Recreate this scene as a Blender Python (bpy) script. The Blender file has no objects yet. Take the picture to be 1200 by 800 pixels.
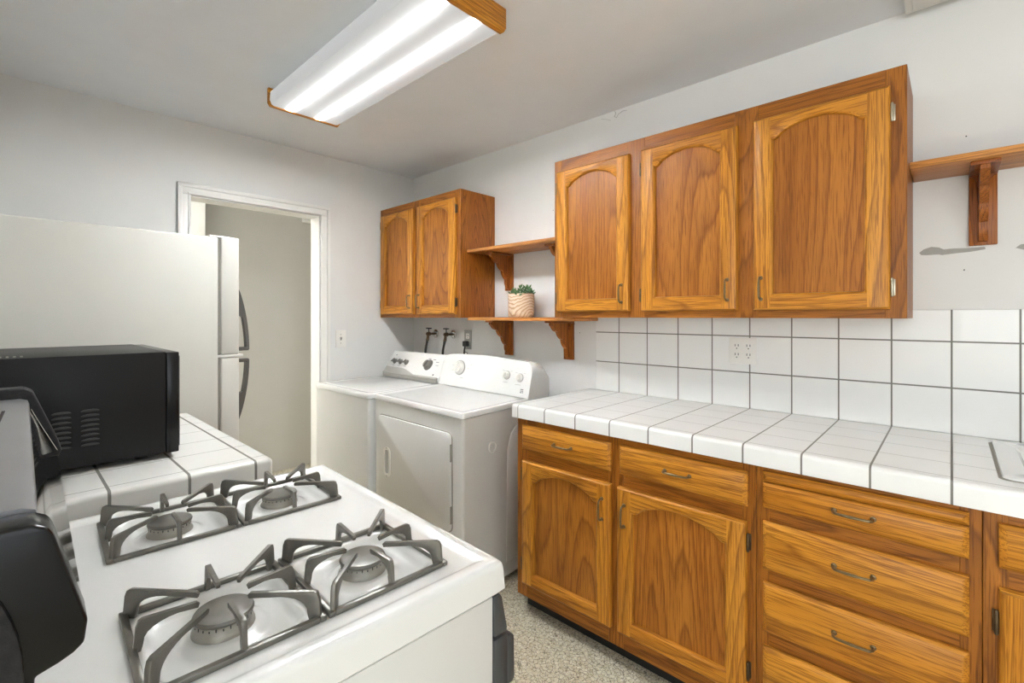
import bpy, bmesh, math, random
from mathutils import Vector, Matrix
random.seed(7)
PI = math.pi
sc = bpy.context.scene
col = sc.collection

# ---------------------------------------------------------------- camera, world, lights, exposure
cam_d = bpy.data.cameras.new('camera')
cam_d.sensor_width = 36.0
cam_d.lens = 552.0 / 1200.0 * 36.0
cam_d.shift_y = -30.0 / 1200.0
cam_d.clip_start = 0.02
cam = bpy.data.objects.new('camera', cam_d)
col.objects.link(cam)
cam.location = (3.123, -2.205, 1.355)
cam.rotation_euler = (PI / 2, 0, math.radians(90 - 47.0))
sc.camera = cam
sc.view_settings.view_transform = 'Standard'
sc.view_settings.look = 'None'
sc.view_settings.exposure = 1.78
sc.view_settings.gamma = 1.0
sc.view_settings.use_curve_mapping = False

LAMP_E = 0.10
TUBE_E = 58.0
WIN_W = 2.0
WIN2_W = 14.0
SUN = 9.5
HALL_W = 11.0

w = bpy.data.worlds.new('world')
sc.world = w
w.use_nodes = True
w.node_tree.nodes['Background'].inputs[0].default_value = (0.85, 0.92, 1.0, 1)
w.node_tree.nodes['Background'].inputs[1].default_value = 0.6


def area(name, loc, direction, sx, sy, watts, color=(1, 1, 1)):
    d = bpy.data.lights.new(name, 'AREA')
    d.shape = 'RECTANGLE'
    d.size = sx
    d.size_y = sy
    d.energy = watts
    d.color = color
    o = bpy.data.objects.new(name, d)
    col.objects.link(o)
    o.location = loc
    o.rotation_euler = Vector(direction).to_track_quat('-Z', 'Y').to_euler()
    return o


area('daylight_window', (5.52, -2.6, 1.55), (-1, 0, 0.9), 2.0, 1.2, WIN_W, (0.93, 0.97, 1.0))
area('daylight_south', (4.1, -4.72, 1.55), (0, 1, 0.9), 1.8, 1.2, WIN2_W, (0.93, 0.97, 1.0))
area('hall_lamp', (-0.62, -2.5, 2.30), (0.05, 0.35, -1), 0.5, 0.5, HALL_W, (1.0, 0.98, 0.94))


sd = bpy.data.lights.new('bounce_sun', 'SUN')  # added sun: its unseen floor patch bounces light up to the ceiling
sd.energy = SUN
sd.angle = math.radians(1.0)
so = bpy.data.objects.new('bounce_sun', sd)
col.objects.link(so)
sd.color = (1.0, 0.97, 0.95)
so.rotation_euler = Vector((0.10, 0.72, -0.95)).to_track_quat('-Z', 'Y').to_euler()


# ---------------------------------------------------------------- materials
def srgb(r, g, b):
    def f(c):
        c /= 255.0
        return c / 12.92 if c <= 0.04045 else ((c + 0.055) / 1.055) ** 2.4
    return (f(r), f(g), f(b), 1)


class NT:
    def __init__(self, name):
        self.m = bpy.data.materials.new(name)
        self.m.use_nodes = True
        self.t = self.m.node_tree
        self.b = self.t.nodes['Principled BSDF']
        self.out = self.t.nodes['Material Output']

    def n(self, typ, **kw):
        nd = self.t.nodes.new(typ)
        for k, v in kw.items():
            setattr(nd, k, v)
        return nd

    def l(self, a, b):
        self.t.links.new(a, b)

    def math(self, op, a, b=None, c=None):
        nd = self.n('ShaderNodeMath', operation=op)
        for i, v in enumerate((a, b, c)):
            if v is None:
                continue
            if isinstance(v, (int, float)):
                nd.inputs[i].default_value = v
            else:
                self.l(v, nd.inputs[i])
        return nd.outputs[0]

    def ramp(self, fac, stops):
        r = self.n('ShaderNodeValToRGB')
        el = r.color_ramp.elements
        while len(el) > 2:
            el.remove(el[-1])
        for i, (p, c) in enumerate(stops):
            e = el[i] if i < 2 else el.new(p)
            e.position = p
            e.color = c
        self.l(fac, r.inputs[0])
        return r.outputs[0]

    def mix(self, fac, a, b, mode='MIX'):
        nd = self.n('ShaderNodeMix', data_type='RGBA', blend_type=mode)
        for s, v in ((nd.inputs['Factor'], fac), (nd.inputs['A'], a), (nd.inputs['B'], b)):
            pass
        ins = [nd.inputs[0], nd.inputs[6], nd.inputs[7]]
        for s, v in zip(ins, (fac, a, b)):
            if isinstance(v, (int, float)):
                s.default_value = v
            elif isinstance(v, tuple):
                s.default_value = v
            else:
                self.l(v, s)
        return nd.outputs[2]

    def noise(self, vec, scale, detail=3, rough=0.55, dist=0.0):
        nd = self.n('ShaderNodeTexNoise')
        nd.inputs['Scale'].default_value = scale
        nd.inputs['Detail'].default_value = detail
        nd.inputs['Roughness'].default_value = rough
        nd.inputs['Distortion'].default_value = dist
        if vec is not None:
            self.l(vec, nd.inputs['Vector'])
        return nd.outputs['Fac']

    def bump(self, h, strength, dist=0.002):
        nd = self.n('ShaderNodeBump')
        nd.inputs['Strength'].default_value = strength
        nd.inputs['Distance'].default_value = dist
        self.l(h, nd.inputs['Height'])
        self.l(nd.outputs[0], self.b.inputs['Normal'])

    def set(self, **kw):
        for k, v in kw.items():
            s = self.b.inputs[k.replace('_', ' ')]
            if isinstance(v, (int, float, tuple)):
                s.default_value = v
            else:
                self.l(v, s)


def plain(name, c, rough=0.5, metal=0.0, coat=0.0, spec=0.5, var=0.04, vscale=6, bump=0.0, bscale=200):
    k = NT(name)
    tc = k.n('ShaderNodeTexCoord').outputs['Object']
    n = k.noise(tc, vscale, 4)
    lo = tuple(x * (1 - var) for x in c[:3]) + (1,)
    hi = tuple(min(1, x * (1 + var)) for x in c[:3]) + (1,)
    k.set(Base_Color=k.ramp(n, [(0.3, lo), (0.7, hi)]), Roughness=rough, Metallic=metal, Coat_Weight=coat,
          Specular_IOR_Level=spec, Coat_Roughness=0.06)
    if bump:
        k.bump(k.noise(tc, bscale, 3), bump, 0.001)
    return k.m


def oak(name, axis, base, dark, light, ring=24.0, rough=0.40, coat=0.06, ringmix=0.62):
    """varnished oak: cathedral rings stretched along the axis, dark pores, slow colour drift"""
    k = NT(name)
    tc = k.n('ShaderNodeTexCoord').outputs['Object']
    oi = k.n('ShaderNodeObjectInfo').outputs['Random']
    off = k.math('MULTIPLY', oi, 17.0)
    cmb = k.n('ShaderNodeCombineXYZ')
    for i in range(3):
        k.l(off, cmb.inputs[i])
    add = k.n('ShaderNodeVectorMath', operation='ADD')
    k.l(tc, add.inputs[0])
    k.l(cmb.outputs[0], add.inputs[1])

    def stretched(across, along):
        mp = k.n('ShaderNodeMapping')
        s = [across] * 3
        s['xyz'.index(axis)] = along
        mp.inputs['Scale'].default_value = s
        k.l(add.outputs[0], mp.inputs[0])
        return mp.outputs[0]
    a = k.noise(stretched(4.5, 0.38), 1.0, 1.2, 0.45)
    wob = k.noise(stretched(60.0, 9.0), 1.0, 2, 0.5)
    ph = k.math('ADD', k.math('MULTIPLY', a, ring), k.math('MULTIPLY', wob, 0.35))
    fr = k.math('FRACT', ph)
    line = k.ramp(fr, [(0.0, (.1, .1, .1, 1)), (0.10, (1, 1, 1, 1)), (0.55, (.85, .85, .85, 1)), (0.88, (.45, .45, .45, 1)), (0.97, (0, 0, 0, 1)), (1.0, (.1, .1, .1, 1))])
    big = k.noise(stretched(9.0, 1.2), 1.0, 2, 0.5)
    pores = k.noise(stretched(300.0, 9.0), 1.0, 2, 0.6)
    pm = k.ramp(pores, [(0.38, (0, 0, 0, 1)), (0.50, (1, 1, 1, 1))])
    c1 = k.ramp(big, [(0.32, base), (0.70, light)])
    c2 = k.mix(k.math('MULTIPLY', k.math('SUBTRACT', 1.0, line), ringmix), c1, dark)
    c3 = k.mix(k.math('MULTIPLY', k.math('SUBTRACT', 1.0, pm), 0.6), c2, dark)
    k.set(Base_Color=c3, Roughness=rough, Coat_Weight=coat, Coat_Roughness=0.22, Specular_IOR_Level=0.28)
    k.bump(pm, 0.12, 0.0008)
    return k.m


OB, OD, OL = srgb(198, 128, 36), srgb(112, 58, 10), srgb(216, 150, 52)
FB, FD, FL = srgb(158, 95, 28), srgb(92, 48, 12), srgb(176, 110, 36)
PB, PD, PL = srgb(166, 100, 30), srgb(104, 54, 14), srgb(184, 118, 42)
M = {}
M['oak_z'] = oak('oak_upright', 'z', OB, OD, OL)
M['oak_x'] = oak('oak_level', 'x', OB, OD, OL)
M['oak_y'] = oak('oak_end', 'y', OB, OD, OL)
M['frame_z'] = oak('frame_oak_upright', 'z', FB, FD, FL)
M['frame_x'] = oak('frame_oak_level', 'x', FB, FD, FL)
M['panel'] = oak('panel_oak', 'z', PB, PD, PL, ring=22.0, ringmix=0.6)
M['side'] = oak('side_oak', 'z', srgb(160, 92, 28), srgb(88, 44, 12), srgb(178, 110, 40), ring=45)
M['bracket'] = oak('bracket_oak', 'z', srgb(158, 90, 32), srgb(84, 40, 14), srgb(180, 108, 44), ring=30)
M['bracket_y'] = oak('bracket_top_oak', 'y', srgb(150, 82, 30), srgb(84, 40, 14), srgb(166, 96, 40), ring=30)
M['shelf'] = oak('shelf_oak', 'x', srgb(200, 134, 66), srgb(140, 84, 36), srgb(216, 152, 84), ring=24)
M['wall'] = plain('wall_paint', srgb(226, 226, 223), 0.6, var=0.015, bump=0.15, bscale=140)
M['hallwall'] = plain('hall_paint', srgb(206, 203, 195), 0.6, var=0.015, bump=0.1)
M['ceiling'] = plain('ceiling_paint', srgb(233, 236, 239), 0.7, var=0.015, bump=0.15, bscale=140)
M['trim'] = plain('trim_paint', srgb(232, 231, 226), 0.35, var=0.01)
M['patch'] = plain('filler_grey', srgb(165, 164, 158), 0.8, var=0.06, vscale=30)
M['enamel'] = plain('white_enamel', srgb(229, 229, 226), 0.22, coat=0.5, var=0.01)
M['appliance'] = plain('white_appliance_paint', srgb(222, 222, 218), 0.3, coat=0.3, var=0.01)
M['fridge'] = plain('fridge_paint', srgb(203, 201, 193), 0.42, var=0.012, bump=0.12, bscale=300)
M['gap'] = plain('dark_gap', srgb(60, 58, 54), 0.7)
M['gasket'] = plain('grey_gasket', srgb(140, 137, 128), 0.6)
M['greyplastic'] = plain('grey_plastic', srgb(168, 167, 161), 0.4)
M['knobgrey'] = plain('knob_grey', srgb(120, 119, 114), 0.35, metal=0.3)
M['white_plastic'] = plain('white_plastic', srgb(234, 232, 226), 0.35, var=0.01)
M['print'] = plain('printed_grey', srgb(90, 90, 90), 0.5)
M['black'] = plain('black_gloss', srgb(15, 15, 16), 0.22, spec=0.35)
M['blackglass'] = plain('black_mirror_glass', srgb(14, 14, 15), 0.02, coat=1.0, spec=1.0)
M['blackpaint'] = plain('black_case_paint', srgb(20, 20, 21), 0.42, spec=0.3, var=0.1, bump=0.15, bscale=500)
M['louvre'] = plain('dark_grey_satin', srgb(62, 62, 62), 0.35)
M['blacktex'] = plain('black_grained_plastic', srgb(36, 36, 38), 0.55, spec=0.3, var=0.3, vscale=90, bump=0.6, bscale=260)
M['slategrey'] = plain('grey_satin_steel', srgb(150, 150, 152), 0.38, metal=0.75, var=0.05)
M['doorgrey'] = plain('oven_door_edge', srgb(78, 80, 82), 0.3, metal=0.4)
M['iron'] = plain('grate_enamel', srgb(108, 105, 97), 0.30, metal=0.35, var=0.12, vscale=40, bump=0.2, bscale=250)
M['cap'] = plain('burner_cap_enamel', srgb(112, 109, 102), 0.33, metal=0.2, var=0.15, vscale=35)
M['alu'] = plain('burner_aluminium', srgb(160, 157, 148), 0.42, metal=0.6, var=0.08, vscale=40)
M['pewter'] = plain('antique_brass', srgb(132, 116, 88), 0.33, metal=0.9, var=0.15, vscale=60)
M['hinge'] = plain('aged_hinge_metal', srgb(96, 80, 60), 0.4, metal=0.8, var=0.25, vscale=60)
M['steelhinge'] = plain('nickel_hinge', srgb(168, 160, 140), 0.3, metal=0.9, var=0.1, vscale=60)
M['chrome'] = plain('chrome', srgb(200, 200, 198), 0.15, metal=1.0)
M['rubber'] = plain('black_rubber', srgb(38, 38, 38), 0.55)
M['dark'] = plain('toe_kick_black', srgb(24, 22, 20), 0.7)
M['leaf'] = plain('succulent_green', srgb(86, 122, 76), 0.45, var=0.35, vscale=40)
M['soil'] = plain('potting_soil', srgb(60, 46, 34), 0.9)
M['handle_grey'] = plain('fridge_handle_grey', srgb(84, 82, 78), 0.35)

# pale swirled wood of the flower pot
k = NT('swirled_pale_wood')
tc = k.n('ShaderNodeTexCoord').outputs['Object']
wv = k.n('ShaderNodeTexWave', wave_type='RINGS')
wv.inputs['Scale'].default_value = 20
wv.inputs['Distortion'].default_value = 3
wv.inputs['Detail Scale'].default_value = 2
k.l(tc, wv.inputs[0])
k.set(Base_Color=k.ramp(wv.outputs['Fac'], [(0.1, srgb(196, 158, 122)), (0.45, srgb(228, 204, 176))]), Roughness=0.5)
M['pot'] = k.m

# crackled beige floor vinyl
k = NT('crackled_vinyl')
tc = k.n('ShaderNodeTexCoord').outputs['Object']
nz = k.n('ShaderNodeTexNoise')
nz.inputs['Scale'].default_value = 60
k.l(tc, nz.inputs['Vector'])
vm = k.n('ShaderNodeVectorMath', operation='MULTIPLY_ADD')
k.l(nz.outputs['Color'], vm.inputs[0])
vm.inputs[1].default_value = (0.02, 0.02, 0.02)
k.l(tc, vm.inputs[2])


def vor(scale, feat='DISTANCE_TO_EDGE'):
    v = k.n('ShaderNodeTexVoronoi', feature=feat)
    v.inputs['Scale'].default_value = scale
    k.l(vm.outputs[0], v.inputs['Vector'])
    return v


e1 = k.ramp(vor(62).outputs['Distance'], [(0.02, (0, 0, 0, 1)), (0.07, (1, 1, 1, 1))])
e2 = k.ramp(vor(105).outputs['Distance'], [(0.01, (.25, .25, .25, 1)), (0.06, (1, 1, 1, 1))])
cellc = k.ramp(k.noise(tc, 45, 4), [(0.3, srgb(196, 184, 152)), (0.65, srgb(230, 224, 204))])
c = k.mix(k.math('MULTIPLY', k.math('SUBTRACT', 1.0, e1), 0.85), cellc, srgb(92, 80, 60))
c = k.mix(k.math('MULTIPLY', k.math('SUBTRACT', 1.0, e2), 0.55), c, srgb(110, 98, 76))
k.set(Base_Color=c, Roughness=0.42)
M['floor'] = k.m


def tile_mat(name, specs, tile=srgb(238, 238, 235), rough=0.2):
    """specs: (axis, origin, pitch, half width, strength, only_top, lo, hi)"""
    k = NT(name)
    tc = k.n('ShaderNodeTexCoord').outputs['Object']
    sp = k.n('ShaderNodeSeparateXYZ')
    k.l(tc, sp.inputs[0])
    gn = k.n('ShaderNodeNewGeometry')
    sn = k.n('ShaderNodeSeparateXYZ')
    k.l(gn.outputs['Normal'], sn.inputs[0])
    total = None
    for ax, o, p, hw, st, top, lo, hi in specs:
        cc = sp.outputs['xyz'.index(ax)]
        if p:
            t = k.math('DIVIDE', k.math('SUBTRACT', cc, o), p)
            d = k.math('MULTIPLY', k.math('ABSOLUTE', k.math('SUBTRACT', k.math('FRACT', k.math('ADD', t, 0.5)), 0.5)), p)
        else:
            d = k.math('ABSOLUTE', k.math('SUBTRACT', cc, o))
        m = k.math('MULTIPLY', k.math('LESS_THAN', d, hw), st)
        if lo is not None:
            m = k.math('MULTIPLY', m, k.math('MULTIPLY', k.math('GREATER_THAN', cc, lo), k.math('LESS_THAN', cc, hi)))
        if top:
            m = k.math('MULTIPLY', m, k.math('GREATER_THAN', sn.outputs[2], 0.8))
        total = m if total is None else k.math('MAXIMUM', total, m)
    n = k.noise(tc, 5, 3)
    tcx = k.ramp(n, [(0.3, tuple(x * 0.97 for x in tile[:3]) + (1,)), (0.7, tile)])
    k.set(Base_Color=k.mix(total, tcx, srgb(122, 120, 112)), Roughness=k.math('MULTIPLY_ADD', total, 0.6, rough), Coat_Weight=0.2)
    h = k.math('SUBTRACT', k.math('MULTIPLY', k.noise(tc, 30, 2), 0.25), total)
    k.bump(h, 0.35, 0.0015)
    return k.m


M['worktop'] = tile_mat('worktop_tile', [('x', 1.844, 0.16, 0.0026, 1, False, 1.80, 9), ('x', 1.690, 0, 0.0020, .9, False, None, None),
                                         ('y', -0.596, 0.148, 0.0017, .85, True, -0.61, -0.02), ('y', -0.0035, 0, 0.0035, 1, True, None, None)])
M['splash'] = tile_mat('splash_tile', [('x', 1.844, 0.16, 0.0026, 1, False, None, None), ('z', 1.109, 0.158, 0.0026, 1, False, 1.0, 9)], rough=0.3)
M['worktop_l'] = tile_mat('left_worktop_tile', [('y', -1.735, 0.155, 0.0032, 1, False, None, None), ('x', 1.672, 0.155, 0.0016, .85, True, None, None)], tile=srgb(220, 219, 213), rough=0.3)

# lamp lens: the two tubes inside it show as two brighter bands
k = NT('lamp_lens')
tc = k.n('ShaderNodeTexCoord').outputs['Object']
sp = k.n('ShaderNodeSeparateXYZ')
k.l(tc, sp.inputs[0])
t = None
for yy in (-0.082, 0.062):
    d = k.math('SUBTRACT', sp.outputs[1], yy)
    dd = k.math('MULTIPLY', d, d)
    g = k.math('ADD', k.math('EXPONENT', k.math('MULTIPLY', dd, -6500.0)), k.math('MULTIPLY', k.math('EXPONENT', k.math('MULTIPLY', dd, -620.0)), 0.0048))
    t = g if t is None else k.math('ADD', t, g)
endf = k.ramp(k.math('ABSOLUTE', sp.outputs[0]), [(0.50, (1, 1, 1, 1)), (0.60, (.25, .25, .25, 1))])
st = k.math('ADD', k.math('MULTIPLY', k.math('MULTIPLY', t, endf), TUBE_E), LAMP_E)
k.set(Base_Color=srgb(170, 170, 168), Roughness=0.3, Emission_Color=(0.94, 0.975, 1.0, 1), Emission_Strength=st)
M['lens'] = k.m


# ---------------------------------------------------------------- mesh helpers
LOCAL = set()


def tag(o, label=None, cat=None, group=None, kind=None):
    if label:
        o['label'] = label
    if cat:
        o['category'] = cat
    if group:
        o['group'] = group
    if kind:
        o['kind'] = kind
    return o


def thing(name, label, cat, loc, group=None, rot=None):
    o = bpy.data.objects.new(name, None)
    col.objects.link(o)
    o.empty_display_size = 0.05
    o.location = loc
    if rot is not None:
        o.rotation_euler = rot
        LOCAL.add(o.name)
    return tag(o, label, cat, group)


class MB:
    def __init__(self):
        self.bm = bmesh.new()

    def add(self, verts, faces, mi=0, smooth=False):
        vs = [self.bm.verts.new(v) for v in verts]
        out = []
        for f in faces:
            try:
                fc = self.bm.faces.new([vs[i] for i in f])
            except ValueError:
                continue
            fc.material_index = mi
            fc.smooth = smooth
            out.append(fc)
        return out

    def box(self, x0, x1, y0, y1, z0, z1, bev=0.0, seg=2, mi=0, edges=None):
        t = bmesh.new()
        bmesh.ops.create_cube(t, size=1)
        for v in t.verts:
            v.co = Vector(((x0 + x1) / 2 + v.co.x * (x1 - x0), (y0 + y1) / 2 + v.co.y * (y1 - y0), (z0 + z1) / 2 + v.co.z * (z1 - z0)))
        if bev > 0:
            bev = min(bev, 0.49 * min(abs(x1 - x0), abs(y1 - y0), abs(z1 - z0)))
            es = [e for e in t.edges if edges is None or edges((e.verts[0].co + e.verts[1].co) / 2, e)]
            bmesh.ops.bevel(t, geom=es, offset=bev, segments=seg, affect='EDGES', profile=0.5)
        self.merge(t, mi, smooth=bev > 0)
        return self

    def merge(self, t, mi=0, smooth=False, mat=None):
        t.verts.index_update()
        vs = [self.bm.verts.new(mat @ v.co if mat is not None else v.co) for v in t.verts]
        for f in t.faces:
            nf = self.bm.faces.new([vs[v.index] for v in f.verts])
            nf.material_index = mi
            nf.smooth = smooth
        t.free()

    def prism(self, pts, axis, a0, a1, mi=0, bev=0.0, seg=2, smooth=False):
        """pts: 2D outline in the two other axes (order x,y,z without axis), extruded along axis"""
        t = bmesh.new()
        ai = 'xyz'.index(axis)

        def mk(p, a):
            q = list(p)
            q.insert(ai, a)
            return t.verts.new(q)
        lo = [mk(p, a0) for p in pts]
        hi = [mk(p, a1) for p in pts]
        n = len(pts)
        t.faces.new(lo)
        t.faces.new(hi[::-1])
        for i in range(n):
            t.faces.new([lo[i], hi[i], hi[(i + 1) % n], lo[(i + 1) % n]][::-1])
        bmesh.ops.recalc_face_normals(t, faces=t.faces)
        if bev:
            bmesh.ops.bevel(t, geom=list(t.edges), offset=bev, segments=seg, affect='EDGES', profile=0.5, clamp_overlap=True)
        self.merge(t, mi, smooth)
        return self

    def cyl(self, c, axis, r, h, seg=24, r2=None, mi=0, bev=0.0):
        """solid turned body from c along axis"""
        r2 = r if r2 is None else r2
        prof = [(0, 0), (r, 0), (r2, h), (0, h)]
        if bev:
            prof = [(0, 0), (r, 0), (r2, h - bev), (r2 - bev * .3, h - bev * .3), (r2 - bev, h), (0, h)]
        return self.lathe(c, axis, prof, seg, mi)

    def lathe(self, c, axis, prof, seg=24, mi=0, smooth=True):
        ax = Vector(axis).normalized()
        u = ax.orthogonal().normalized()
        v = ax.cross(u)
        c = Vector(c)
        rings = []
        for r, h in prof:
            if r < 1e-6:
                rings.append([self.bm.verts.new(c + ax * h)])
            else:
                rings.append([self.bm.verts.new(c + ax * h + (u * math.cos(2 * PI * i / seg) + v * math.sin(2 * PI * i / seg)) * r) for i in range(seg)])
        for a, b in zip(rings, rings[1:]):
            for i in range(seg):
                j = (i + 1) % seg
                if len(a) == 1 and len(b) == 1:
                    continue
                if len(a) == 1:
                    f = self.bm.faces.new([a[0], b[j], b[i]])
                elif len(b) == 1:
                    f = self.bm.faces.new([a[i], a[j], b[0]])
                else:
                    f = self.bm.faces.new([a[i], a[j], b[j], b[i]])
                f.material_index = mi
                f.smooth = smooth
        return self

    def tube(self, pts, r, seg=10, mi=0, closed_ends=True):
        pts = [Vector(p) for p in pts]
        rs = r if isinstance(r, (list, tuple)) else [r] * len(pts)
        rings = []
        prev = None
        for i, p in enumerate(pts):
            d = (pts[min(i + 1, len(pts) - 1)] - pts[max(i - 1, 0)]).normalized()
            if prev is None:
                u = d.orthogonal().normalized()
            else:
                u = (prev - d * prev.dot(d)).normalized()
            prev = u
            v = d.cross(u)
            rings.append([self.bm.verts.new(p + (u * math.cos(2 * PI * k / seg) + v * math.sin(2 * PI * k / seg)) * rs[i]) for k in range(seg)])
        for a, b in zip(rings, rings[1:]):
            for k in range(seg):
                j = (k + 1) % seg
                f = self.bm.faces.new([a[k], a[j], b[j], b[k]])
                f.smooth = True
                f.material_index = mi
        if closed_ends:
            self.bm.faces.new(rings[0][::-1]).material_index = mi
            self.bm.faces.new(rings[-1]).material_index = mi
        return self

    def build(self, name, mats, parent=None, xf=None, recalc=True):
        if recalc:
            bmesh.ops.recalc_face_normals(self.bm, faces=self.bm.faces)
        if xf is not None:
            self.bm.transform(xf)
        root = parent
        while root is not None and root.parent is not None:
            root = root.parent
        if root is not None and root.name not in LOCAL:
            self.bm.transform(Matrix.Translation(-Vector(root.location)))
        me = bpy.data.meshes.new(name)
        self.bm.to_mesh(me)
        self.bm.free()
        for m in (mats if isinstance(mats, (list, tuple)) else [mats]):
            me.materials.append(M[m] if isinstance(m, str) else m)
        try:
            me.set_sharp_from_angle(angle=math.radians(38))
        except Exception:
            pass
        o = bpy.data.objects.new(name, me)
        col.objects.link(o)
        if parent is not None:
            o.parent = parent
        return o


def rrect(x0, x1, y0, y1, r, seg=6, corners=(1, 1, 1, 1)):
    """rounded rectangle, counter-clockwise from bottom left"""
    out = []
    for (cx, cy, a0, on) in ((x0, y0, PI, corners[0]), (x1, y0, 1.5 * PI, corners[1]), (x1, y1, 0, corners[2]), (x0, y1, .5 * PI, corners[3])):
        if not on:
            out.append((cx, cy))
            continue
        ox = cx + (r if cx == x0 else -r)
        oy = cy + (r if cy == y0 else -r)
        for i in range(seg + 1):
            a = a0 + PI / 2 * i / seg
            out.append((ox + r * math.cos(a), oy + r * math.sin(a)))
    return out


def struct(name, mb, mats):
    return tag(mb.build(name, mats), kind='structure')


# ---------------------------------------------------------------- the room
ZC = 2.445
YS = -2.31      # wall behind range and refrigerator
struct('floor', MB().box(-1.4, 5.6, -4.8, 0.12, -0.08, 0.0), 'floor')
struct('ceiling', MB().box(-1.4, 5.6, -4.8, 0.12, ZC, ZC + 0.08), 'ceiling')
wr = struct('wall_right', MB().box(-0.12, 5.6, 0.0, 0.12, 0.0, ZC), 'wall')
DY0, DY1, DZ = -1.505, -0.757, 2.035
m = MB()
m.box(-0.12, 0.0, -4.8, DY0, 0.0, ZC)
m.box(-0.12, 0.0, DY1, 0.0, 0.0, ZC)
m.box(-0.12, 0.0, DY0, DY1, DZ, ZC)
struct('wall_far', m, 'wall')
m = MB()
m.box(0.0, 2.60, YS - 0.12, YS, 0.0, ZC)
struct('wall_left', m, 'wall')
m = MB()   # wall behind the camera, with a window
m.box(5.5, 5.6, -4.8, -3.65, 0, ZC).box(5.5, 5.6, -1.55, 0.0, 0, ZC).box(5.5, 5.6, -3.65, -1.55, 0, 0.9).box(5.5, 5.6, -3.65, -1.55, 2.2, ZC)
struct('wall_back', m, 'wall')
m = MB()
m.box(2.60, 3.15, -4.8, -4.68, 0, ZC).box(5.05, 5.6, -4.8, -4.68, 0, ZC).box(3.15, 5.05, -4.8, -4.68, 0, 0.12).box(3.15, 5.05, -4.8, -4.68, 2.2, ZC)
struct('wall_south', m, 'wall')
struct('wall_inner', MB().box(2.48, 2.60, -4.8, YS - 0.12, 0, ZC), 'wall')

for nm, a in (('window_1', ('x', 5.5, -3.65, -1.55)), ('window_2', ('y', -4.68, 3.15, 5.05))):
    m = MB()
    ax, p, lo, hi = a
    sill = .9 if ax == 'x' else .12
    for (u0, u1, z0, z1) in ((lo - .05, lo + .03, sill - .05, 2.25), (hi - .03, hi + .05, sill - .05, 2.25), (lo, hi, sill - .05, sill + .03), (lo, hi, 2.17, 2.25), ((lo + hi) / 2 - .02, (lo + hi) / 2 + .02, sill, 2.2)):
        if ax == 'x':
            m.box(p - .02, p + .02, u0, u1, z0, z1)
        else:
            m.box(u0, u1, p - .02, p + .02, z0, z1)
    struct(nm, m, 'trim')

# hall behind the doorway
m = MB()
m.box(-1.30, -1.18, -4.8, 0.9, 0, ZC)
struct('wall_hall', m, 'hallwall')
m = MB()
m.box(-1.18, -0.95, -3.2, -1.195, 0, ZC)
struct('wall_hall_return', m, 'trim')
m = MB()
m.box(-1.4, -0.12, 0.12, 0.24, 0, ZC)
struct('wall_hall_end', m, 'hallwall')
struct('floor_hall', MB().box(-1.4, -0.12, 0.12, 0.9, -0.08, 0), 'floor')

# doorway lining and casing
m = MB()
m.box(-0.125, 0.003, DY1 - 0.010, DY1 + 0.001, 0, DZ - .010)
m.box(-0.125, 0.003, DY0 - 0.001, DY0 + 0.005, 0, DZ - .010)
m.box(-0.125, 0.003, DY0 - .001, DY1 + .001, DZ - 0.010, DZ + .001)
struct('door_1', m, 'trim')
m = MB()
CW = 0.062
for (o0, o1, d) in ((0, CW, .012), (0.0, 0.014, .018), (0.040, CW, .020)):
    m.box(0, d, DY0 - o1 + .002, DY0 - o0 + .002, 0, DZ + o0 - .002, bev=.002)
    m.box(0, d, DY1 + o0 - .002, DY1 + o1 - .002, 0, DZ + o0 - .002, bev=.002)
    m.box(0, d, DY0 - o1 + .002, DY1 + o1 - .002, DZ + o0 - .002, DZ + o1 - .002, bev=.002)
struct('trim_1', m, 'trim')
m = MB()
m.box(0, .012, DY1 + CW, 0, 0, .09, bev=.003)
struct('baseboard_far', m, 'trim')
m = MB()
m.box(0.012, 1.66, -.012, 0, 0, .09, bev=.003)
struct('baseboard_right', m, 'trim')

# bare filler patches and nail marks on the paint
def blob(pts, name='filler_patch'):
    return MB().prism(pts, 'y', -0.0012, 0.001).build(name, 'patch', wr)


blob([(3.040, 1.578), (3.052, 1.589), (3.072, 1.596), (3.092, 1.592), (3.104, 1.584), (3.13, 1.585), (3.16, 1.583), (3.204, 1.583), (3.206, 1.575), (3.17, 1.570), (3.13, 1.568), (3.10, 1.565), (3.09, 1.568), (3.06, 1.568), (3.045, 1.570)])
blob([(3.274, 1.573), (3.285, 1.583), (3.31, 1.585), (3.34, 1.578), (3.36, 1.57), (3.33, 1.563), (3.29, 1.566)])
for (x, z) in ((3.16, 1.96), (1.59, 1.26), (1.40, 1.98), (3.155, 1.51), (1.555, 1.31)):
    m = MB()
    m.lathe((x, 0.0, z), (0, -1, 0), [(0.0025, -.0005), (0.0018, .0012), (0, .0014)], 8)
    m.build('nail_mark', 'gap', wr)
m = MB()
m.tube([(1.815, -.0006, 2.443), (1.822, -.0006, 2.428), (1.812, -.0006, 2.415), (1.825, -.0006, 2.405), (1.835, -.0006, 2.42), (1.86, -.0006, 2.43), (1.885, -.0006, 2.427)], .0016, 5)
m.tube([(1.73, -.0004, 2.425), (1.76, -.0004, 2.415), (1.79, -.0004, 2.40)], .0009, 5)
m.build('plaster_crack', 'patch', wr)

# small chime box high on the hall wall
m = MB()
m.box(-1.18, -1.13, -.385, -.285, 2.20, 2.285, bev=.006)
tag(m.build('door_chime', 'white_plastic'), 'small white box high on the hall wall, seen through the doorway top corner', 'door chime')


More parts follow.
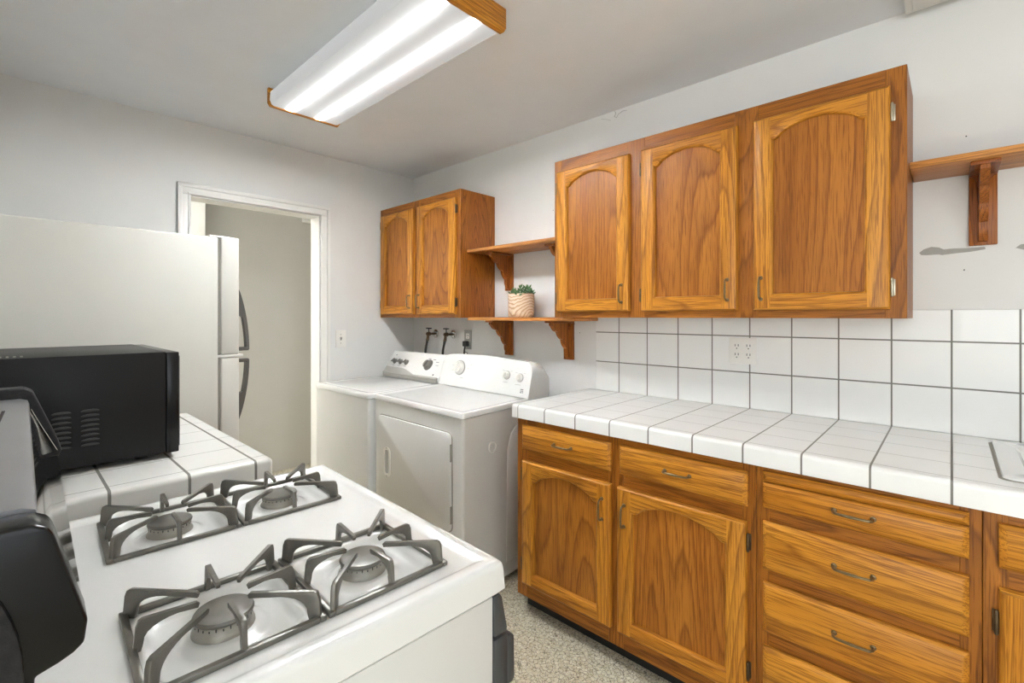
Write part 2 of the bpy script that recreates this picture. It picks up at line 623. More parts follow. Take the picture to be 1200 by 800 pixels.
# ---------------------------------------------------------------- cabinetry
def arch(u):
    t = max(0.0, 0.95 - abs(u)) / 0.95
    if t <= 0:
        return 0.0
    k_ = min(1.0, t / 0.20)
    return (0.45 * math.sqrt(1 - (1 - t) ** 2) + 0.55 * math.sin(PI / 2 * t)) * (k_ * k_ * (3 - 2 * k_)) ** .6


def door_front(x0, x1, z0, z1, yf, yb, st=0.058, rb=0.052, rs=0.078, rise=0.048):
    """arched frame and sunk panel door looking to -y; slots: stile, rail, panel"""
    m = MB()
    ch = 0.007
    n = 28
    xi0, xi1 = x0 + st, x1 - st
    zi0, zs = z0 + rb, z1 - rs

    def outline(ins):
        pts = [(xi0 + ins, zi0 + ins), (xi1 - ins, zi0 + ins)]
        c, hw = (xi0 + xi1) / 2, (xi1 - xi0) / 2 - ins
        for i in range(n + 1):
            u = 1 - 2 * i / n
            pts.append((c + hw * u, zs + rise * arch(u) - ins))
        return pts
    A = outline(0.0)
    B = outline(0.006)
    C = outline(0.008)
    y1 = yf
    y2 = yf + 0.005
    y3 = yf + 0.0145
    # front faces
    X0, X1, Z0, Z1 = x0 + ch, x1 - ch, z0 + ch, z1 - ch
    m.add([(X0, y1, Z0), (xi0, y1, Z0), (xi0, y1, Z1), (X0, y1, Z1)], [(0, 1, 2, 3)], 0)
    m.add([(xi1, y1, Z0), (X1, y1, Z0), (X1, y1, Z1), (xi1, y1, Z1)], [(0, 1, 2, 3)], 0)
    m.add([(xi0, y1, Z0), (xi1, y1, Z0), (xi1, y1, zi0), (xi0, y1, zi0)], [(0, 1, 2, 3)], 1)
    top = A[2:]
    for (a, b) in zip(top, top[1:]):
        m.add([(a[0], y1, a[1]), (b[0], y1, b[1]), (b[0], y1, Z1), (a[0], y1, Z1)], [(0, 1, 2, 3)], 1)
    # sticking: chamfer, then step down to panel
    N = len(A)
    for i in range(N):
        j = (i + 1) % N
        side = 0 if i in (1, N - 1) else 1
        m.add([(A[i][0], y1, A[i][1]), (A[j][0], y1, A[j][1]), (B[j][0], y2, B[j][1]), (B[i][0], y2, B[i][1])], [(0, 1, 2, 3)], side, True)
        m.add([(B[i][0], y2, B[i][1]), (B[j][0], y2, B[j][1]), (C[j][0], y3, C[j][1]), (C[i][0], y3, C[i][1])], [(0, 1, 2, 3)], side)
    top = C[2:]
    for (a, b) in zip(top, top[1:]):
        m.add([(a[0], y3, a[1]), (b[0], y3, b[1]), (b[0], y3, C[0][1]), (a[0], y3, C[0][1])], [(0, 1, 2, 3)], 2)
    # outer chamfer, sides, back
    R = [[(X0, y1, Z0), (X1, y1, Z0), (X1, y1, Z1), (X0, y1, Z1)],
         [(x0 + .002, y1 + .003, z0 + .002), (x1 - .002, y1 + .003, z0 + .002), (x1 - .002, y1 + .003, z1 - .002), (x0 + .002, y1 + .003, z1 - .002)],
         [(x0, y1 + .008, z0), (x1, y1 + .008, z0), (x1, y1 + .008, z1), (x0, y1 + .008, z1)],
         [(x0, yb, z0), (x1, yb, z0), (x1, yb, z1), (x0, yb, z1)]]
    for a, b in zip(R, R[1:]):
        for i in range(4):
            j = (i + 1) % 4
            m.add([a[i], a[j], b[j], b[i]], [(0, 1, 2, 3)], 1 if i in (0, 2) else 0)
    m.add(R[3], [(0, 3, 2, 1)], 0)
    bmesh.ops.remove_doubles(m.bm, verts=m.bm.verts, dist=1e-5)
    return m


def drawer_front(x0, x1, z0, z1, yf, yb, groove=None):
    m = MB()
    ch = 0.014
    R = [[(x0 + ch, yf, z0 + ch), (x1 - ch, yf, z0 + ch), (x1 - ch, yf, z1 - ch), (x0 + ch, yf, z1 - ch)],
         [(x0 + .003, yf + .007, z0 + .003), (x1 - .003, yf + .007, z0 + .003), (x1 - .003, yf + .007, z1 - .003), (x0 + .003, yf + .007, z1 - .003)],
         [(x0, yf + .010, z0), (x1, yf + .010, z0), (x1, yf + .010, z1), (x0, yf + .010, z1)],
         [(x0, yb, z0), (x1, yb, z0), (x1, yb, z1), (x0, yb, z1)]]
    m.add(R[0], [(0, 1, 2, 3)])
    for a, b in zip(R, R[1:]):
        for i in range(4):
            j = (i + 1) % 4
            m.add([a[i], a[j], b[j], b[i]], [(0, 1, 2, 3)])
    m.add(R[3], [(0, 3, 2, 1)])
    bmesh.ops.remove_doubles(m.bm, verts=m.bm.verts, dist=1e-5)
    return m


def pull(parent, x, z, yf, length, vertical, d=0.024, r=0.0036):
    m = MB()
    h = length / 2

    def P(t, out):
        return (x, yf - out, z + t) if vertical else (x + t, yf - out, z)
    m.tube([P(-h, 0), P(-h, d * .7), P(-h + .006, d), P(-h + .018, d + .002), P(0, d + .003), P(h - .018, d + .002), P(h - .006, d), P(h, d * .7), P(h, 0)], [r * 1.3, r, r, r, r * 1.15, r, r, r, r * 1.3], 8)
    for s in (-h, h):
        m.lathe(P(s, 0), (0, -1, 0), [(r * 2.1, 0), (r * 1.8, .003), (r, .004)], 10)
    return m.build('handle', 'pewter', parent)


def hinge(parent, x, z, yf, side, mat='hinge', big=False):
    """side +1: the leaf lies on the frame to the +x side of x"""
    m = MB()
    wd = 0.012 if big else 0.011
    x0, x1 = (x, x + wd) if side > 0 else (x - wd, x)
    m.box(x0, x1, yf - .003, yf, z - .026, z + .026, bev=.001)
    m.lathe((x + side * .004, yf - .012, z - .030), (0, 0, 1), [(0, 0), (.003, .001), (.0048, .006), (.0048, .054), (.003, .059), (0, .060)], 10)
    m.box(x + side * .002 - .002, x + side * .002 + .002, yf - .010, yf, z - .022, z + .022)
    return m.build('hinge', mat, parent)


def face_frame(m, x0, x1, z0, z1, yf, yb, stiles, rails, mi_v=0, mi_h=1):
    """stiles: list of (x0,x1); rails: list of (x0,x1,z0,z1)"""
    for a, b in stiles:
        m.box(a, b, yf, yb, z0, z1, bev=.0012, seg=1, mi=mi_v)
    for a, b, c, d in rails:
        m.box(a, b, yf + .0006, yb, c, d, mi=mi_h)


def carcass(root, x0, x1, yb0, z0, z1, side='side', back=True, t=0.016, top=True):
    for (a, b) in ((x0, x0 + t), (x1 - t, x1)):
        MB().box(a, b, yb0, -.002, z0, z1).build('side_panel', side, root)
    m = MB()
    m.box(x0 + t, x1 - t, yb0, -.002, z0, z0 + t)
    if top:
        m.box(x0 + t, x1 - t, yb0, -.002, z1 - t, z1)
    m.box(x0 + t, x1 - t, -.010, -.002, z0 + t, z1 - t)
    m.build('carcass', 'frame_x', root)


FY = -0.30
# --- long wall cabinet with three doors
zb, zt = 1.347, 2.137
r = thing('wall_cabinet', 'long three-door oak wall cabinet above the white tiled backsplash', 'cabinet', (2.33, 0, zb))
x0, x1 = 1.644, 3.023
carcass(r, x0, x1, FY + .018, zb, zt)
m = MB()
face_frame(m, x0, x1, zb, zt, FY, FY + .018,
           [(x0, 1.690), (2.058, 2.142), (2.515, 2.598), (2.970, x1)],
           [(a, b, c, d) for (a, b) in ((1.690, 2.058), (2.142, 2.515), (2.598, 2.970)) for (c, d) in ((zb, zb + .045), (zt - .07, zt))])
m.build('face_frame', ['frame_z', 'frame_x'], r)
for (a, b, hx, hs, px) in ((1.668, 2.073, 1.668, -1, 2.038), (2.131, 2.529, 2.131, -1, 2.494), (2.585, 2.983, 2.983, 1, 2.612)):
    d = door_front(a, b, 1.376, 2.078, FY - .021, FY - .001).build('door', ['oak_z', 'oak_x', 'panel'], r)
    pull(d, px, 1.455, FY - .021, .078, True)
    for zz in (1.445, 1.995):
        hinge(d, hx, zz, FY, hs, 'steelhinge' if hs > 0 else 'hinge', big=hs > 0)

# --- small wall cabinet over the washer
zt2 = 2.14
r = thing('wall_cabinet', 'small two-door oak wall cabinet in the corner above the washer', 'cabinet', (0.457, 0, zb))
x0, x1 = 0.004, 0.913
carcass(r, x0, x1, FY + .018, zb - .004, zt2)
m = MB()
face_frame(m, x0, x1, zb - .004, zt2, FY, FY + .018, [(x0, .05), (.418, .502), (.860, x1)],
           [(a, b, c, d) for (a, b) in ((.05, .418), (.502, .860)) for (c, d) in ((zb - .004, zb + .035), (zt2 - .06, zt2))])
m.build('face_frame', ['frame_z', 'frame_x'], r)
for (a, b, hx, hs, px) in ((.030, .438, .030, -1, .405), (.483, .877, .877, 1, .512)):
    d = door_front(a, b, 1.366, 2.090, FY - .021, FY - .001).build('door', ['oak_z', 'oak_x', 'panel'], r)
    pull(d, px, 1.452, FY - .021, .085, True)
    for zz in (1.44, 2.02):
        hinge(d, hx, zz, FY, hs)

# --- base cabinets under the long worktop
BY = -0.60
ZB0, ZB1 = 0.095, 0.893


def base_unit(name, label, x0, x1, loc):
    r = thing(name, label, 'cabinet', loc)
    carcass(r, x0 + .0006, x1 - .0006, BY + .018, ZB0, ZB1 - .002, top=False)
    MB().box(x0 + .001, x1 - .001, -.53, -.515, 0, ZB0).build('toe_kick', 'dark', r)
    return r


# two-door unit
xa, xb, xc, xd = 1.662, 2.675, 3.178, 4.18
r = base_unit('base_cabinet', 'oak base cabinet with two arched doors and two drawers, next to the dryer', xa, xb, ((xa + xb) / 2, 0, 0))
m = MB()
face_frame(m, xa, xb, ZB0 - .012, ZB1 - .002, BY, BY + .018, [(xa, 1.722), (2.143, 2.208), (2.635, xb - .0006)],
           [(a, b, c, d) for (a, b) in ((1.722, 2.143), (2.208, 2.635)) for (c, d) in ((ZB0 - .012, ZB0 + .07), (.692, .765), (.850, ZB1 - .002))])
m.build('face_frame', ['frame_z', 'frame_x'], r)
for (a, b, px, hx, hs) in ((1.703, 2.160, 2.125, 1.703, -1), (2.190, 2.650, 2.222, 2.650, 1)):
    d = door_front(a, b, .150, .704, BY - .021, BY - .001, rs=.082, rise=.052).build('door', ['oak_z', 'oak_x', 'panel'], r)
    pull(d, px, .602, BY - .021, .080, True)
    for zz in (.235, .640):
        hinge(d, hx, zz, BY, hs)
for (a, b, px) in ((1.700, 2.158, 1.934), (2.197, 2.653, 2.427)):
    d = drawer_front(a, b, .753, .864, BY - .021, BY - .001).build('drawer', 'oak_x', r)
    pull(d, px, .809, BY - .021, .088, False)
# drawer stack
r = base_unit('base_cabinet', 'oak base cabinet with a stack of four drawers and a pull-out board', xb, xc, ((xb + xc) / 2, 0, 0))
m = MB()
rails = [(.5 * (.573 + .535) - .03, .5 * (.573 + .535) + .03), (.332, .392), (ZB0 - .012, ZB0 + .105), (.712, .775), (.865, ZB1 - .002)]
face_frame(m, xb, xc, ZB0 - .012, ZB1 - .002, BY, BY + .018, [(xb + .0006, 2.712), (3.138, xc - .0006)], [(2.712, 3.138, c, d) for c, d in rails])
m.build('face_frame', ['frame_z', 'frame_x'], r)
for i, (z0, z1) in enumerate(((.764, .843), (.574, .722), (.384, .535), (.190, .338))):
    d = drawer_front(2.697, 3.155, z0, z1, BY - .021, BY - .001).build('drawer', 'oak_x', r)
    pull(d, 2.926, (z0 + z1) / 2 + .006, BY - .021, .088, False)
drawer_front(2.697, 3.155, .8455, .876, BY - .021, BY - .001).build('cutting_board', 'oak_x', r)
# sink unit
r = base_unit('base_cabinet', 'oak sink base cabinet at the right edge of the picture', xc, xd, ((xc + xd) / 2, 0, 0))
m = MB()
face_frame(m, xc, xd, ZB0 - .012, ZB1 - .002, BY, BY + .018, [(xc + .0006, 3.222), (3.62, 3.69), (4.14, xd)],
           [(a, b, c, d) for (a, b) in ((3.222, 3.62), (3.69, 4.14)) for (c, d) in ((ZB0 - .012, ZB0 + .07), (.702, .775), (.855, ZB1 - .002))])
m.build('face_frame', ['frame_z', 'frame_x'], r)
for (a, b, hx, hs, px) in ((3.205, 3.635, 3.205, -1, 3.60), (3.675, 4.155, 4.155, 1, 3.71)):
    d = door_front(a, b, .150, .714, BY - .021, BY - .001, rs=.082, rise=.052).build('door', ['oak_z', 'oak_x', 'panel'], r)
    pull(d, px, .602, BY - .021, .08, True)
    for zz in (.24, .632):
        hinge(d, hx, zz, BY, hs)
    drawer_front(a, b, .762, .866, BY - .021, BY - .001).build('false_front', 'oak_x', r)

# --- tiled worktop with a hole for the sink, backsplash
SX0, SX1, SY0, SY1 = 3.232, 3.99, -.52, -.08
m = MB()
Z0, Z1 = .894, .953


def rounded_edges(c, e):
    f = abs(c.y + .630) < 1e-4 and abs(c.z - Z1) < 1e-4
    g = abs(c.x - 1.647) < 1e-4 and abs(c.z - Z1) < 1e-4
    v = abs(c.x - 1.647) < 1e-4 and abs(c.y + .630) < 1e-4
    return f or g or v


m.box(1.647, SX0, -.630, -.0005, Z0, Z1, bev=.013, seg=5, edges=rounded_edges)
m.box(SX0, SX1, -.630, SY0, Z0, Z1, bev=.013, seg=5, edges=lambda c, e: abs(c.y + .630) < 1e-4 and abs(c.z - Z1) < 1e-4)
m.box(SX0, SX1, SY1, -.0005, Z0, Z1)
m.box(SX1, 4.20, -.630, -.0005, Z0, Z1, bev=.013, seg=5, edges=lambda c, e: abs(c.y + .630) < 1e-4 and abs(c.z - Z1) < 1e-4)
tag(m.build('worktop', 'worktop'), 'long white tiled worktop with rounded front edge over the oak base cabinets', 'worktop')
m = MB()
m.box(1.702, 4.20, -.008, -.0004, Z1 + .0006, 1.376, bev=.0015, seg=1)
tag(m.build('backsplash', 'splash'), 'white square tile backsplash with grey grout between worktop and wall cabinet', 'backsplash')

# sink
r = thing('kitchen_sink', 'white drop-in sink at the right end of the tiled worktop', 'sink', (3.61, -.3, Z1))
m = MB()
o_ = rrect(3.215, 4.005, -.540, -.062, .022)
layers = [(o_, Z1 + .0008), (rrect(3.217, 4.003, -.538, -.064, .022), Z1 + .007), (rrect(3.222, 3.998, -.533, -.069, .022), Z1 + .009),
          (rrect(3.262, 3.962, -.500, -.110, .055), Z1 + .007), (rrect(3.272, 3.952, -.490, -.120, .055), Z1 - .004), (rrect(3.290, 3.934, -.472, -.138, .06), Z1 - .16),
          (rrect(3.33, 3.90, -.44, -.17, .05), Z1 - .175)]
prev = None
for pts, z in layers:
    ring = [m.bm.verts.new((p[0], p[1], z)) for p in pts]
    if prev:
        for i in range(len(ring)):
            j = (i + 1) % len(ring)
            f = m.bm.faces.new([prev[i], prev[j], ring[j], ring[i]])
            f.smooth = True
    prev = ring
m.bm.faces.new(prev)
m.build('basin', 'enamel', r, recalc=True)
MB().lathe((3.61, -.3, Z1 - .175), (0, 0, 1), [(.04, .0005), (.042, .003), (.03, .002), (0, .001)], 24).build('drain', 'chrome', r)
m = MB()
gpts = rrect(3.2085, 4.0085, -.5445, -.0585, .024)
gin = rrect(3.2165, 4.0035, -.5385, -.0635, .022)
for i in range(len(gpts)):
    j = (i + 1) % len(gpts)
    m.add([(gpts[i][0], gpts[i][1], Z1 + .0002), (gpts[j][0], gpts[j][1], Z1 + .0002), (gin[j][0], gin[j][1], Z1 + .003), (gin[i][0], gin[i][1], Z1 + .003)], [(0, 1, 2, 3)])
m.build('sealant', 'gasket', r)


# ---------------------------------------------------------------- shelves and brackets
def corbel(root, x0, x1, zt, depth, height):
    """wall board, scalloped web, small cove and pad under the shelf"""
    c = (x0 + x1) / 2
    MB().box(x0, x1, -.016, -.0005, zt - height, zt, bev=.002).build('back_plate', 'bracket', root)
    prof = [(-.016, zt - .012), (-depth + .01, zt - .012), (-depth + .01, zt - .024)]
    D, H = depth - .05, height - .05
    nn = 4
    px, pz = -depth + .02, zt - .030
    ex, ez = -.026, zt - height + .012
    for s in range(nn):
        t0, t1 = s / nn, (s + 1) / nn

        def base(t):
            # overall concave sweep
            return (px + (ex - px) * (1 - (1 - t) ** 1.45), pz + (ez - pz) * (t ** 1.25))
        a, b = base(t0), base(t1)
        for i in range(7):
            t = i / 6
            q = (a[0] + (b[0] - a[0]) * t, a[1] + (b[1] - a[1]) * t)
            nx, nz = (b[1] - a[1]), -(b[0] - a[0])
            L = math.hypot(nx, nz)
            k_ = -math.sin(PI * t) * .007
            prof.append((q[0] - nx / L * k_, q[1] - nz / L * k_))
        prof.append((b[0] + .006, b[1] - .001))
    prof.append((-.016, zt - height + .010))
    MB().prism(prof, 'x', c - .011, c + .011).build('scalloped_web', 'bracket', root)
    m = MB()
    m.box(x0, x1, -depth, -.016, zt - .012, zt, bev=.002)
    for sx in (x0, x1):     # coves where the pad meets the wall board
        s = 1 if sx == x0 else -1
        pts = [(sx, zt - .012), (c, zt - .012), (c, zt - .05)]
        for i in range(5):
            a = PI / 2 * i / 4
            pts.append((c - s * .012 - s * (abs(c - sx) - .012) * (1 - math.cos(a)), zt - .05 + .038 * math.sin(a)))
        m.prism(pts, 'y', -.03, -.016)
    m.build('top_plate', 'bracket_y', root)


# upper shelf between the two cabinets
r = thing('wall_shelf', 'upper oak shelf spanning between the small cabinet and the long cabinet', 'shelf', (1.28, 0, 1.765))
MB().box(.915, 1.6425, -.25, -.0008, 1.749, 1.768, bev=.002).build('board', 'shelf', r)
corbel(r, 1.018, 1.084, 1.7485, .19, .232)
corbel(r, 1.487, 1.553, 1.7485, .19, .232)
r = thing('wall_shelf', 'lower oak shelf over the washer and dryer, holding the potted plant', 'shelf', (1.3, 0, 1.345))
MB().box(.915, 1.715, -.245, -.0008, 1.3275, 1.3462, bev=.002).build('board', 'shelf', r)
corbel(r, 1.016, 1.082, 1.327, .19, .222)
corbel(r, 1.488, 1.554, 1.327, .19, .222)
r = thing('wall_shelf', 'oak shelf on one scalloped bracket at the right, beside the long cabinet', 'shelf', (3.6, 0, 1.85))
MB().box(3.0245, 4.15, -.215, -.0008, 1.829, 1.851, bev=.003).build('board', 'shelf', r)
corbel(r, 3.166, 3.233, 1.8285, .185, .240)
corbel(r, 3.92, 3.987, 1.8285, .185, .240)

# potted succulent
r = thing('potted_plant', 'small green succulent in a pale swirled-wood pot on the lower oak shelf', 'plant', (1.262, -.13, 1.3464))
m = MB()
px, py, pz = 1.262, -.13, 1.3464
m.lathe((px, py, pz), (0, 0, 1), [(0, 0), (.070, 0), (.076, .006), (.078, .02), (.078, .135), (.076, .139), (.071, .138), (.070, .116), (0, .116)], 40)
m.build('pot', 'pot', r)
MB().lathe((px, py, pz), (0, 0, 1), [(.069, .111), (.069, .116), (0, .120)], 24).build('soil', 'soil', r)
m = MB()
random.seed(11)
for ci in range(11):
    a = ci * 2.399
    rad = .062 * math.sqrt((ci + .5) / 11)
    bx, by = px + rad * math.cos(a), py + rad * math.sin(a)
    lean = Vector((math.cos(a) * rad * 5, math.sin(a) * rad * 5, 1)).normalized()
    h = random.uniform(.012, .035) + (.045 if ci in (1, 3, 6) else .02 if ci in (4, 9) else 0) * (1.15 if bx < px + .01 else .85)
    top = Vector((bx, by, pz + .114)) + lean * h
    m.tube([(bx, by, pz + .11), top], .0022, 5)
    nl = 9
    for li in range(nl):
        t = li / nl
        ang = li * 2.4 + ci
        up = 0.1 + 1.15 * t
        d = Vector((math.cos(ang) * math.cos(up), math.sin(ang) * math.cos(up), math.sin(up)))
        L = random.uniform(.030, .044) * (1 - .35 * t)
        b0 = Vector((bx, by, pz + .116)).lerp(top, .4 + .6 * t)
        m.tube([b0, b0 + d * L * .4, b0 + d * L * .75 + Vector((0, 0, .001)), b0 + d * L + Vector((0, 0, .002))], [.0016, .0052, .0038, .0005], 6)
m.build('leaves', 'leaf', r)

# ---------------------------------------------------------------- outlets and switch
def receptacle(m, x, z, y, mi=1):
    for s in (-1, 1):
        m.box(x + s * .0065 - .0013, x + s * .0065 + .0013, y - .0005, y + .001, z - .001, z + .009, mi=mi)
    m.lathe((x, y + .0008, z - .009), (0, -1, 0), [(.0026, 0), (.0026, .0013), (0, .0013)], 10, mi=mi)


r = thing('wall_outlet', 'white four-socket electrical outlet on the tiled backsplash', 'outlet', (2.456, -.008, 1.20))
MB().box(2.400, 2.514, -.0145, -.0084, 1.145, 1.259, bev=.004).build('cover_plate', 'white_plastic', r)
for x in (2.433, 2.481):
    for z in (1.222, 1.183):
        m = MB()
        m.lathe((x, -.0140, z), (0, -1, 0), [(.0170, 0), (.0165, .0022), (.0, .0024)], 20)
        receptacle(m, x, z, -.0168)
        m.build('socket', ['white_plastic', 'gap'], r)

r = thing('light_switch', 'white light switch plate on the wall beside the doorway', 'switch', (.0, -.614, 1.19))
m = MB().box(.0004, .006, -.652, -.576, 1.134, 1.256, bev=.003)
m.build('cover_plate', 'white_plastic', r)
m = MB().prism([(.006, 1.184), (.006, 1.208), (.017, 1.204), (.015, 1.198)], 'y', -.619, -.609)
m.build('toggle', 'greyplastic', r)
for z in (1.165, 1.225):
    MB().lathe((.0058, -.614, z), (1, 0, 0), [(.004, 0), (.003, .001), (0, .0014)], 10).build('screw', 'greyplastic', r)

# laundry outlet + plug
r = thing('wall_outlet', 'white electrical outlet on the wall behind the dryer with a black plug in it', 'outlet', (.645, 0, 1.19))
MB().box(.612, .684, -.006, -.0004, 1.122, 1.256, bev=.003).build('cover_plate', 'greyplastic', r)
m = MB().box(.631, .665, -.0075, -.0055, 1.195, 1.232, bev=.001)
receptacle(m, .648, 1.214, -.0079)
m.build('socket', ['white_plastic', 'gap'], r)
m = MB()
m.box(.628, .668, -.040, -.0078, 1.142, 1.180, bev=.006)
m.tube([(.648, -.030, 1.146), (.648, -.036, 1.12), (.652, -.042, 1.10), (.66, -.045, 1.075), (.654, -.05, 1.04), (.66, -.04, .9), (.66, -.04, .5)], .006, 8)
m.tube([(.652, -.042, 1.11), (.675, -.035, 1.10), (.68, -.03, 1.07), (.665, -.04, 1.05)], .003, 6)
tag(m.build('power_plug', 'rubber'), 'black plug and cord hanging from the outlet behind the dryer', 'plug')

# laundry valves and hoses
for nm, x, g in (('left', .283, 0), ('right', .487, 1)):
    r = thing('water_valve', '%s laundry water valve on the wall above the washer' % ('leftmost' if not g else 'second'), 'valve', (x, 0, 1.222))
    MB().lathe((x, -.0004, 1.222), (0, -1, 0), [(.032, 0), (.031, .003), (.022, .008), (.012, .010), (0, .010)], 24).build('flange', 'chrome', r)
    m = MB()
    m.tube([(x, 0, 1.222), (x, -.075, 1.222)], .009, 10)
    m.lathe((x, -.050, 1.222), (0, -1, 0), [(.010, 0), (.015, .006), (.015, .028), (.010, .036), (0, .038)], 12)
    m.tube([(x, -.072, 1.222), (x - .002, -.074, 1.19), (x - .004, -.076, 1.175)], [.010, .011, .013], 10)
    m.build('valve_body', 'hinge', r)
    m = MB()
    m.tube([(x, -.066, 1.222), (x, -.066, 1.262)], .004, 8)
    m.box(x - .026, x + .026, -.073, -.059, 1.258, 1.268, bev=.004)
    m.lathe((x - .022, -.066, 1.263), (0, 0, 1), [(.009, -.004), (.009, .004), (0, .005)], 10)
    m.lathe((x + .022, -.066, 1.263), (0, 0, 1), [(.009, -.004), (.009, .004), (0, .005)], 10)
    m.build('valve_handle', 'rubber', r)
    m = MB()
    pts = [(x - .004, -.076, 1.180), (x - .008, -.080, 1.15), (x - .014, -.085, 1.11), (x - .018, -.085, 1.06), (x - .018, -.080, .98), (x - .015, -.075, .75)]
    m.tube(pts, [.011, .0085, .0085, .0085, .0085, .0085], 10)
    tag(m.build('water_hose', 'rubber'), 'black rubber water hose hanging from the %s laundry valve' % ('leftmost' if not g else 'second'), 'hose')

# ---------------------------------------------------------------- washer
WX0, WX1, WYF, WYB, WZ = .032, .704, -.810, -.12, .913
r = thing('washing_machine', 'white top-loading washing machine in the far corner, left of the dryer', 'washing machine', ((WX0 + WX1) / 2, (WYF + WYB) / 2, 0))
vert = lambda c, e: abs(e.verts[0].co.z - e.verts[1].co.z) > .1
MB().box(WX0 + .004, WX1 - .004, WYF + .006, WYB, .03, .878, bev=.014, seg=4, edges=vert).build('body', 'appliance', r)
m = MB().box(WX0 + .008, WX1 - .008, WYF + .010, WYB, .876, .884)
m.build('seam', 'gasket', r)
m = MB()
prev = None
for pts, z in ((rrect(WX0, WX1, WYF, WYB, .022), .882), (rrect(WX0, WX1, WYF, WYB, .022), .903), (rrect(WX0 + .004, WX1 - .004, WYF + .004, WYB, .02), .910), (rrect(WX0 + .012, WX1 - .012, WYF + .012, WYB, .016), .9135),
               (rrect(WX0 + .026, WX1 - .026, WYF + .024, WYB - .17, .016), .9135), (rrect(WX0 + .032, WX1 - .032, WYF + .030, WYB - .176, .016), .9105), (rrect(WX0 + .044, WX1 - .044, WYF + .045, WYB - .19, .02), .9105),
               (rrect(WX0 + .050, WX1 - .050, WYF + .051, WYB - .196, .02), .9135)):
    ring = [m.bm.verts.new((p[0], p[1], z)) for p in pts]
    if prev:
        for i in range(len(ring)):
            j = (i + 1) % len(ring)
            m.bm.faces.new([prev[i], prev[j], ring[j], ring[i]]).smooth = True
    else:
        m.bm.faces.new(ring[::-1])
    prev = ring
m.bm.faces.new(prev)
m.build('lid', 'enamel', r)
for x in (WX0 + .06, WX1 - .06):
    for y in (WYF + .06, WYB - .06):
        MB().lathe((x, y, 0), (0, 0, 1), [(0, 0), (.025, 0), (.022, .032), (0, .032)], 12).build('foot', 'rubber', r)
# console: sloped face, grey wavy toe below it
cx0, cx1 = WX0 + .004, WX1 - .012
fy0, fz0, fy1, fz1 = -.300, .9135, -.205, 1.094
m = MB()
N = 24
rows = []
m.prism([(fy0 + .012, fz0), (fy0, fz0 + .02), (fy0 + .006, fz0 + .036), (fy1, fz1 - .008), (fy1 + .012, fz1), (fy1 + .05, fz1 - .006), (-.13, fz0 + .05), (-.12, fz0)], 'x', cx0, cx1, bev=.006, seg=3, smooth=True)
m.build('control_console', 'enamel', r)
fd = Vector((0, fy1 - fy0 - .006, fz1 - fz0 - .044)).normalized()       # up the face
fn = Vector((0, -fd.z, fd.y))                                      # out of the face
F0 = Vector((0, fy0 + .006, fz0 + .036))
m = MB()
front, back = [], []
for i in range(N + 1):
    u = i / N
    x = cx0 + .012 + (cx1 - cx0 - .024) * u
    h = .075 if u < .28 else (.075 + (.028 - .075) * (0.5 - 0.5 * math.cos(PI * min(1, (u - .28) / .42))))
    top = F0 + fd * (h - .036) + fn * .003
    mid = F0 + fn * .006
    m_ = Vector((0, fy0 - .010, fz0 + .030))
    bot = Vector((0, fy0 - .006, fz0 + .002))
    front.append([m.bm.verts.new((x, p.y, p.z)) for p in (bot, m_, mid if h > .04 else m_ + Vector((0, .004, .004)), top if h > .04 else m_ + Vector((0, .008, .010)), (top if h > .04 else m_ + Vector((0, .008, .010))) - fn * .008, bot + Vector((0, .02, 0)))])
for a, b in zip(front, front[1:]):
    for q in range(5):
        m.bm.faces.new([a[q], b[q], b[q + 1], a[q + 1]]).smooth = True
m.bm.faces.new(front[0])
m.bm.faces.new(front[-1][::-1])
m.build('console_skirt', 'greyplastic', r)


def on_face(x, h):
    p = F0 + fd * h
    return Vector((x, p.y, p.z))


for x in (.118, .192, .264):
    c = on_face(x, .085)
    m = MB()
    m.lathe(c, fn, [(.021, 0), (.020, .004), (.015, .006), (.013, .020), (0, .021)], 20)
    b = c + fn * .012
    m.tube([b - Vector((.012, 0, 0)) - fd * .012 + fn * .012, b + Vector((.012, 0, 0)) + fd * .012 + fn * .012], .005, 8)
    m.build('knob', 'knobgrey', r)
c = on_face(.520, .085)
m = MB()
m.lathe(c, fn, [(.040, 0), (.039, .006), (.031, .010), (.028, .026), (0, .028)], 28)
m.tube([c + fn * .026 - fd * .024 - Vector((.012, 0, 0)), c + fn * .026 + fd * .024 + Vector((.012, 0, 0))], .007, 8)
m.build('knob', 'knobgrey', r)


def mark(parent, frame, x, h, w_, t, mat='print', ang=0.0):
    """small printed bar on a sloped face"""
    F, up, n = frame
    m = MB()
    c = Vector((x, 0, 0)) + Vector((0, F.y, F.z)) + up * h + n * .0006
    xa = Vector((1, 0, 0)) * math.cos(ang) + up * math.sin(ang)
    ya = n.cross(xa)
    m.add([c - xa * w_ / 2 - ya * t / 2, c + xa * w_ / 2 - ya * t / 2, c + xa * w_ / 2 + ya * t / 2, c - xa * w_ / 2 + ya * t / 2], [(0, 1, 2, 3)])
    return m


fr = (F0, fd, fn)
m = MB()
for (x, h, w_, t) in ((.463, .090, .026, .003), (.56, .128, .03, .004), (.60, .112, .032, .004), (.61, .088, .03, .003), (.505, .132, .03, .004), (.098, .136, .016, .006), (.618, .018, .012, .012), (.118, .055, .03, .003), (.192, .055, .03, .003), (.264, .055, .03, .003)):
    mark(None, fr, x, h, w_, t).build('printed_mark', 'print', r, recalc=False)
m.bm.free()

# ---------------------------------------------------------------- dryer (stands a little askew)
DW, DD, DZT = .744, .66, .912
r = thing('clothes_dryer', 'white front-loading clothes dryer between the washer and the tiled worktop', 'dryer', (1.100, -.775, 0), rot=(math.radians(1.0), math.radians(0.9), math.radians(1.3)))
